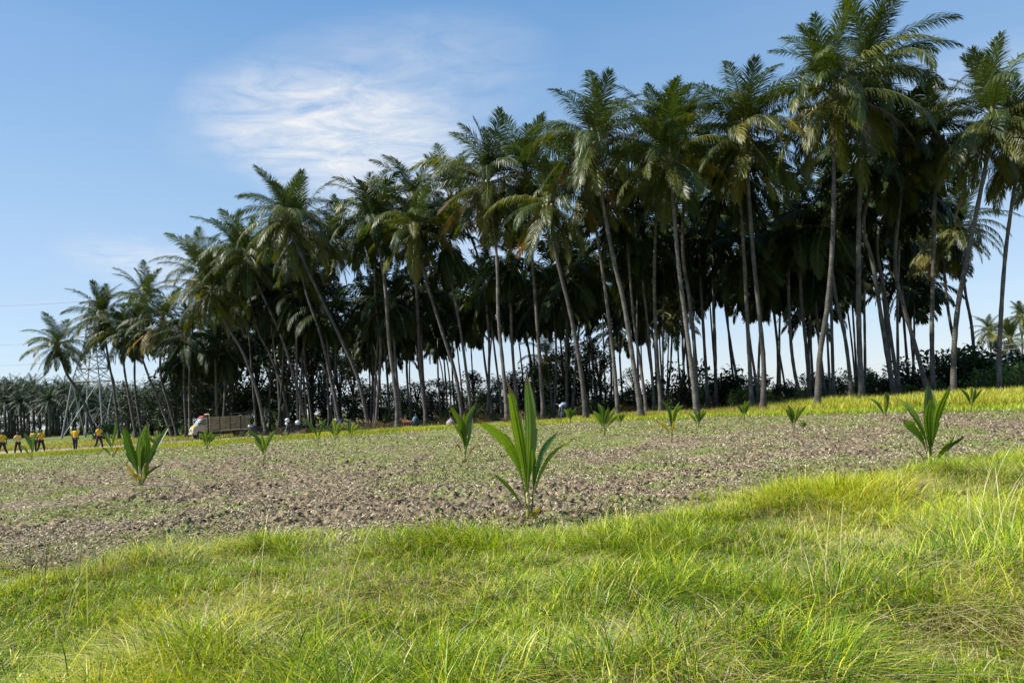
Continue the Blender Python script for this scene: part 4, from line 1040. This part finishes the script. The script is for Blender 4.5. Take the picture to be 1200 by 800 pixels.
# ------------------------------------------------------------------ motorcycles
M['black'] = plain('black_plastic', (.02, .02, .022), .35); M['helm'] = plain('helmet_shell', (.50, .52, .54), .35, var=.05); M['chrome'] = plain('chrome', (.6, .6, .6), .2, 1)
M['blue'] = plain('dark_blue_paint', (.03, .05, .14), .3); M['bluehelm'] = plain('blue_helmet_shell', (.16, .22, .36), .3)
def motorcycle(x, y, D, rz, label, tank):
    p = base_at(x, y, D); rt = thing('motorcycle', p, label, 'motorcycle', None, rz)
    for wx in (-.62, .62):
        m = MB(); n = 20; r = .29
        pts = [(wx + r * math.cos(a), 0, .30 + r * math.sin(a)) for a in np.linspace(0, 2 * math.pi, n + 1)]; m.tube(pts, .045, 6, False); wl = m.build('wheel', M['rubber'], rt, True)
        m = MB()
        for a in np.linspace(0, math.pi, 5)[:-1]: m.tube([(wx - .27 * math.cos(a), 0, .30 - .27 * math.sin(a)), (wx + .27 * math.cos(a), 0, .30 + .27 * math.sin(a))], .008, 4)
        m.tube([(wx, -.06, .3), (wx, .06, .3)], .04, 8); m.build('spokes', M['chrome'], wl)
    m = MB(); m.tube([(.62, .07, .3), (.42, .07, .85)], .022, 6); m.tube([(.62, -.07, .3), (.42, -.07, .85)], .022, 6); m.build('fork', M['chrome'], rt)
    m = MB(); m.tube([(.36, -.33, 1.0), (.40, -.12, .93), (.40, .12, .93), (.36, .33, 1.0)], .016, 6); m.build('handlebar', M['chrome'], rt)
    m = MB(); m.ball((.5, 0, .84), .10, 10, 6); m.build('headlight', M['lamp'], rt, True)
    m = MB(); m.ball((.18, 0, .76), .2, 12, 8, (1.25, .7, .7)); m.build('fuel_tank', tank, rt, True)
    m = MB(); m.prism([(-.02, .74), (-.3, .72), (-.62, .80), (-.66, .74), (-.3, .64), (0, .66)], -.12, .12); m.build('seat', M['black'], rt, bevel=.02)
    m = MB(); m.box((.08, 0, .42), (.32, .22, .3)); m.tube([(.1, 0, .5), (.3, 0, .8)], .03, 6); m.tube([(-.6, .0, .3), (0, 0, .42), (-.3, 0, .7)], .025, 6); m.build('engine', M['chassis'], rt, bevel=.03)
    m = MB(); m.tube([(.1, -.13, .32), (-.3, -.14, .3), (-.75, -.15, .36)], [.03, .045, .05], 8); m.build('exhaust', M['chrome'], rt, True)
    m = MB(); m.tube([(-.62 + .36 * math.cos(a), 0, .30 + .36 * math.sin(a)) for a in np.linspace(.6, 2.7, 8)], .05, 5); m.build('mudguard', tank, rt, True)
    return rt, p
def helmet(p, rz, label, mat=None, r=.15, s=1.0):
    rt = thing('helmet', p, label, 'helmet', 'helmets left on the motorcycles', rz)
    me = MB(); me.ball((0, 0, .12), r * s, 16, 10, (1.08, .9, 1)); me.build('shell', mat or M['helm'], rt, True)
    me = MB(); me.add([(r * 1.02 * math.cos(a) * 1.1 * s, r * math.sin(a) * .95 * s, z) for a in np.linspace(-.9, .9, 7) for z in (.09, .16)], [(2 * i, 2 * i + 2, 2 * i + 3, 2 * i + 1) for i in range(6)]); me.build('visor', M['dglass'], rt)
def on_bike(rt, lx, lz): return rt.location + Matrix.Rotation(rt.rotation_euler.z, 3, 'Z') @ Vector((lx, 0, lz))
b1_, p = motorcycle(345, 514, 52, R(200), 'black motorcycle with white helmets on it, parked right of the truck', M['black'])
helmet(on_bike(b1_, .44, .95), R(200), 'white helmet hung on the motorcycle handlebar, left of the pair', s=1.1)
helmet(on_bike(b1_, -.25, .74), R(180), 'white helmet resting on the motorcycle seat, right of the pair', s=1.2)
b2_, p = motorcycle(402, 508, 50, R(210), 'dark motorcycle half hidden behind the three small seedlings', M['blue'])
b3_, p = motorcycle(300, 512, 60, R(200), 'dark blue motorcycle parked just behind the truck tail', M['blue'])
b4_, p = motorcycle(660, 484, 46, R(250), 'motorcycle mostly hidden in grass behind the thick pale leaning trunk', M['blue'])
helmet(on_bike(b4_, -.2, .76), R(180), 'blue grey helmet on the motorcycle in the grass left of the thick pale trunk', M['bluehelm'], s=1.3)

# sacks
def sack(x, y, D, w, h, label, mat, name='sack'):
    p = base_at(x, y, D); rg = random.Random(int(x)); m = MB(); m.ball((0, 0, h * .45), 1, 18, 10, (w / 2, w / 2.4, h / 2))
    m.v = [(a * (1 + .10 * math.sin(9 * c + 3 * a)), b * (1 + .12 * math.sin(7 * a + 2)), max(-.01, c * (1 + .08 * math.sin(8 * b + a * 5)))) for a, b, c in m.v]
    m.tube([(0, 0, h * .86), (w * .05, 0, h * 1.02), (w * .12, 0, h * 1.1)], [w * .12, w * .05, w * .11], 8)
    o = m.build(name, mat, None, True); o.location = p; tag(o, label, 'sack'); return o
sack(528, 499, 45, .48, .5, 'pale grey filled sack standing under the palms left of the big seedling', plain('grey_sackcloth', (.26, .26, .27), .9, bump=.4))
sack(487, 500, 50, .55, .8, 'dark teal covered bundle under the palms beside the small brown calf', plain('teal_tarpaulin', (.02, .06, .075), .6, bump=.3), 'bundle')

# ------------------------------------------------------------------ people and calf (skinned skeletons)
def skin(name, V, E, RD, mat, parent, root=0, sub=2):
    me = bpy.data.meshes.new(name); me.from_pydata([tuple(v) for v in V], E, []); me.update(); me.materials.append(mat)
    o = link(name, me, parent); md = o.modifiers.new('skin', 'SKIN'); md.use_smooth_shade = True
    sk = me.skin_vertices[0].data if me.skin_vertices else None
    if sk is None:
        bpy.context.view_layer.update(); sk = me.skin_vertices[0].data
    for i, r in enumerate(RD):
        r = r if isinstance(r, tuple) else (r, r); sk[i].radius = r; sk[i].use_root = i == root
    s = o.modifiers.new('sub', 'SUBSURF'); s.levels = sub; s.render_levels = sub; return o
M['skin'] = plain('brown_skin', (.13, .07, .045), .55, var=.1); M['hair'] = plain('black_hair', (.012, .01, .01), .5)
M['shirt'] = plain('yellow_orange_shirt', (.74, .47, .03), .8, var=.12); M['shirt2'] = plain('pale_yellow_shirt', (.80, .56, .14), .8, var=.12)
M['trous'] = plain('dark_trousers', (.02, .022, .035), .85); M['shoe'] = plain('dark_shoes', (.02, .018, .016), .6)
def person(x, y, D, rz, label, stride=.25, armL=(.1, .1), armR=(-.1, .1), shirt='shirt', h=1.66, cap=False):
    """arm: (swing forward, elbow bend) in radians; faces local +x"""
    p = base_at(x, y, D); rt = thing('person', p, label, 'person', 'people in yellow shirts walking along the track', rz); k = h / 1.8
    def J(*c): return Vector(c) * k
    pel = J(0, 0, .92); ch = J(.02, 0, 1.25); nk = J(.02, 0, 1.44); nk2 = J(.03, 0, 1.50); hd = J(.045, 0, 1.60)
    V = [pel, ch, nk, nk2, hd, J(.05, 0, 1.66)]; E = [(0, 1), (1, 2), (2, 3), (3, 4), (4, 5)]; RD = [(.13 * k, .09 * k), (.15 * k, .10 * k), .07 * k, .05 * k, (.075 * k, .095 * k), (.06 * k, .07 * k)]
    hands = []; arms = []; legs = []
    for s, (sw, el) in ((1, armL), (-1, armR)):
        sh = J(.02, s * .18, 1.40); e_ = sh + J(math.sin(sw) * .28, s * .05, -math.cos(sw) * .28); a2 = sw + el
        w_ = e_ + J(math.sin(a2) * .24, 0, -math.cos(a2) * .24); dr = (w_ - e_).normalized(); pm = w_ + dr * .06 * k
        i = len(V); V += [sh, e_, w_, pm]; E += [(2, i), (i, i + 1), (i + 1, i + 2), (i + 2, i + 3)]; RD += [.055 * k, .04 * k, .027 * k, (.018 * k, .036 * k)]; arms.append((sh, e_))
        fwd = Vector((1, 0, 0)); fwd = (fwd - dr * fwd.dot(dr)).normalized()
        for q, fl in enumerate((.060, .072, .076, .068)):
            f0 = pm + fwd * (.028 - .018 * q) * k + dr * .02 * k; i2 = len(V); V += [f0, f0 + dr * fl * .55 * k, f0 + dr * fl * .9 * k + Vector((0, -s * .02, 0)) * k]
            E += [(i + 3, i2), (i2, i2 + 1), (i2 + 1, i2 + 2)]; RD += [.010 * k, .009 * k, .007 * k]
        i2 = len(V); V += [w_ + dr * .03 * k + fwd * .035 * k, w_ + dr * .07 * k + fwd * .062 * k]; E += [(i + 2, i2), (i2, i2 + 1)]; RD += [.011 * k, .009 * k]
    for s, sg in ((1, stride), (-1, -stride)):
        hp = J(0, s * .10, .88); kn = hp + J(math.sin(sg) * .43 + .03, 0, -math.cos(sg) * .43); b = sg - (.30 if sg < 0 else .06) * (1 if stride > .1 else .1)
        an = kn + J(math.sin(b) * .41, 0, -math.cos(b) * .41); legs.append((hp, kn, an)); i = len(V)
        V += [hp, kn, an, an + J(.10, 0, -.045), an + J(.18, 0, -.055)]; E += [(0, i), (i, i + 1), (i + 1, i + 2), (i + 2, i + 3), (i + 3, i + 4)]; RD += [.085 * k, .055 * k, .038 * k, (.042 * k, .03 * k), (.035 * k, .02 * k)]
    low = min(l[2].z for l in legs) - .07 * k
    V = [v - Vector((0, 0, low)) for v in V]; z0 = Vector((0, 0, low))
    skin('body', V, E, RD, M['skin'], rt)
    sv = [J(0, 0, .90), J(0.005, 0, 1.08), J(.02, 0, 1.28), J(.02, 0, 1.43)]; se = [(0, 1), (1, 2), (2, 3)]; sr = [(.165 * k, .115 * k), (.155 * k, .11 * k), (.175 * k, .12 * k), (.085 * k, .07 * k)]
    for sh, e_ in arms:
        i = len(sv); sv += [sh, sh.lerp(e_, .75)]; se += [(2, i) if False else (3, i), (i, i + 1)]; sr += [.085 * k, .07 * k]
    skin('shirt', [v - z0 for v in sv], se, sr, M[shirt], rt)
    tv = [J(0, 0, .93)]; te = []; tr_ = [(.15 * k, .11 * k)]
    for hp, kn, an in legs:
        i = len(tv); tv += [hp, kn, kn.lerp(an, .9)]; te += [(0, i), (i, i + 1), (i + 1, i + 2)]; tr_ += [.105 * k, .078 * k, .062 * k]
    skin('trousers', [v - z0 for v in tv], te, tr_, M['trous'], rt)
    for hp, kn, an in legs:
        m = MB(); m.ball(an - z0 + J(.07, 0, -.03), .05 * k, 8, 6, (2.5, .95, .8)); m.build('shoe', M['shoe'], rt, True)
    m = MB(); c = hd - z0 + J(-.012, 0, .035); m.ball(c, .108 * k, 14, 9, (1.0, .86, 1.02)); m.v = [(a if a < c.x + .07 * k else c.x + .07 * k, b, z if z > c.z - .05 * k or a < c.x - .02 * k else c.z - .05 * k) for a, b, z in m.v]; m.build('hair', M['hair'], rt, True)
    m = MB(); f = hd - z0
    m.ball(f + J(.098, 0, -.01), .016 * k, 6, 5, (1.2, .8, 1.3)); m.build('nose', M['skin'], rt, True)
    for s in (-1, 1):
        m = MB(); m.ball(f + J(.082, s * .032, .012), .011 * k, 6, 5); m.build('eye', M['white'], rt, True)
        m = MB(); m.ball(f + J(0, s * .088, -.005), .022 * k, 6, 5, (.8, .4, 1.2)); m.build('ear', M['skin'], rt, True)
    m = MB(); m.box(f + J(.088, 0, -.045), (.012 * k, .045 * k, .01 * k)); m.build('mouth', plain('lips', (.2, .07, .06), .5), rt)
person(3, 533, 49.5, R(160), 'man in an orange yellow shirt striding, cut by the left edge of the picture', .38, (.35, .3), (-.3, .2), h=1.72)
person(21, 531, 50.5, R(150), 'walker in a pale yellow shirt with arms folded forward, second from the left edge', .3, (.3, 1.5), (.2, 1.4), 'shirt2', h=1.6)
person(40, 529, 51, R(120), 'person in pale yellow shirt behind the spindly seedling, left of the close pair', .12, (.2, .6), (0, .3), 'shirt2', h=1.66)
person(48, 528, 51.5, R(-20), 'person in yellow shirt with dark trousers, right of the close pair behind the spindly seedling', .32, (.4, 1.3), (-.3, .3), h=1.68)
person(88, 527, 52, R(95), 'person standing straight in a yellow shirt and dark trousers between the pair and the pylon', .08, (.1, .15), (.05, .1), h=1.66)
person(116, 525, 52.5, R(-15), 'person in an orange yellow shirt below the steel pylon, rightmost of the walkers', .3, (.2, 1.1), (-.1, .3), h=1.72)

cp = base_at(478, 502, 47); cf = thing('calf', cp, 'small reddish brown calf with pale legs standing under the palms by the bund', 'calf', None, R(170)); cf.scale = (.82, .82, .82)
M['calf'] = plain('reddish_brown_hide', (.17, .06, .03), .8, var=.25); M['calfp'] = plain('pale_hide', (.5, .38, .26), .8)
V = [(-.30, 0, .56), (-.1, 0, .53), (.12, 0, .52), (.30, 0, .58), (.44, 0, .72), (.52, 0, .78), (.66, 0, .70)]; E = [(i, i + 1) for i in range(6)]
RD = [(.11, .13), (.12, .14), (.12, .15), (.10, .13), (.06, .07), (.06, .07), (.035, .035)]
for s in (-1, 1):
    i = len(V); V += [(-.31, s * .07, .48), (-.27, s * .08, .36), (-.37, s * .08, .22), (-.34, s * .08, .02)]; E += [(0, i), (i, i + 1), (i + 1, i + 2), (i + 2, i + 3)]; RD += [.08, .06, .03, .025]
    i = len(V); V += [(.27, s * .07, .42), (.28, s * .075, .24), (.27, s * .075, .02)]; E += [(3, i), (i, i + 1), (i + 1, i + 2)]; RD += [.06, .03, .025]
    i = len(V); V += [(.47, s * .08, .83), (.45, s * .14, .84)]; E += [(5, i), (i, i + 1)]; RD += [.02, .018]
i = len(V); V += [(-.42, 0, .55), (-.46, 0, .3)]; E += [(0, i), (i, i + 1)]; RD += [.02, .012]
skin('body', V, E, RD, M['calf'], cf)
for x, s in ((-.34, 1), (-.34, -1), (.27, 1), (.27, -1)):
    m = MB(); m.tube([(x, s * .078, -.0), (x, s * .078, .2)], [.036, .034], 8); m.build('stocking', M['calfp'], cf, True)
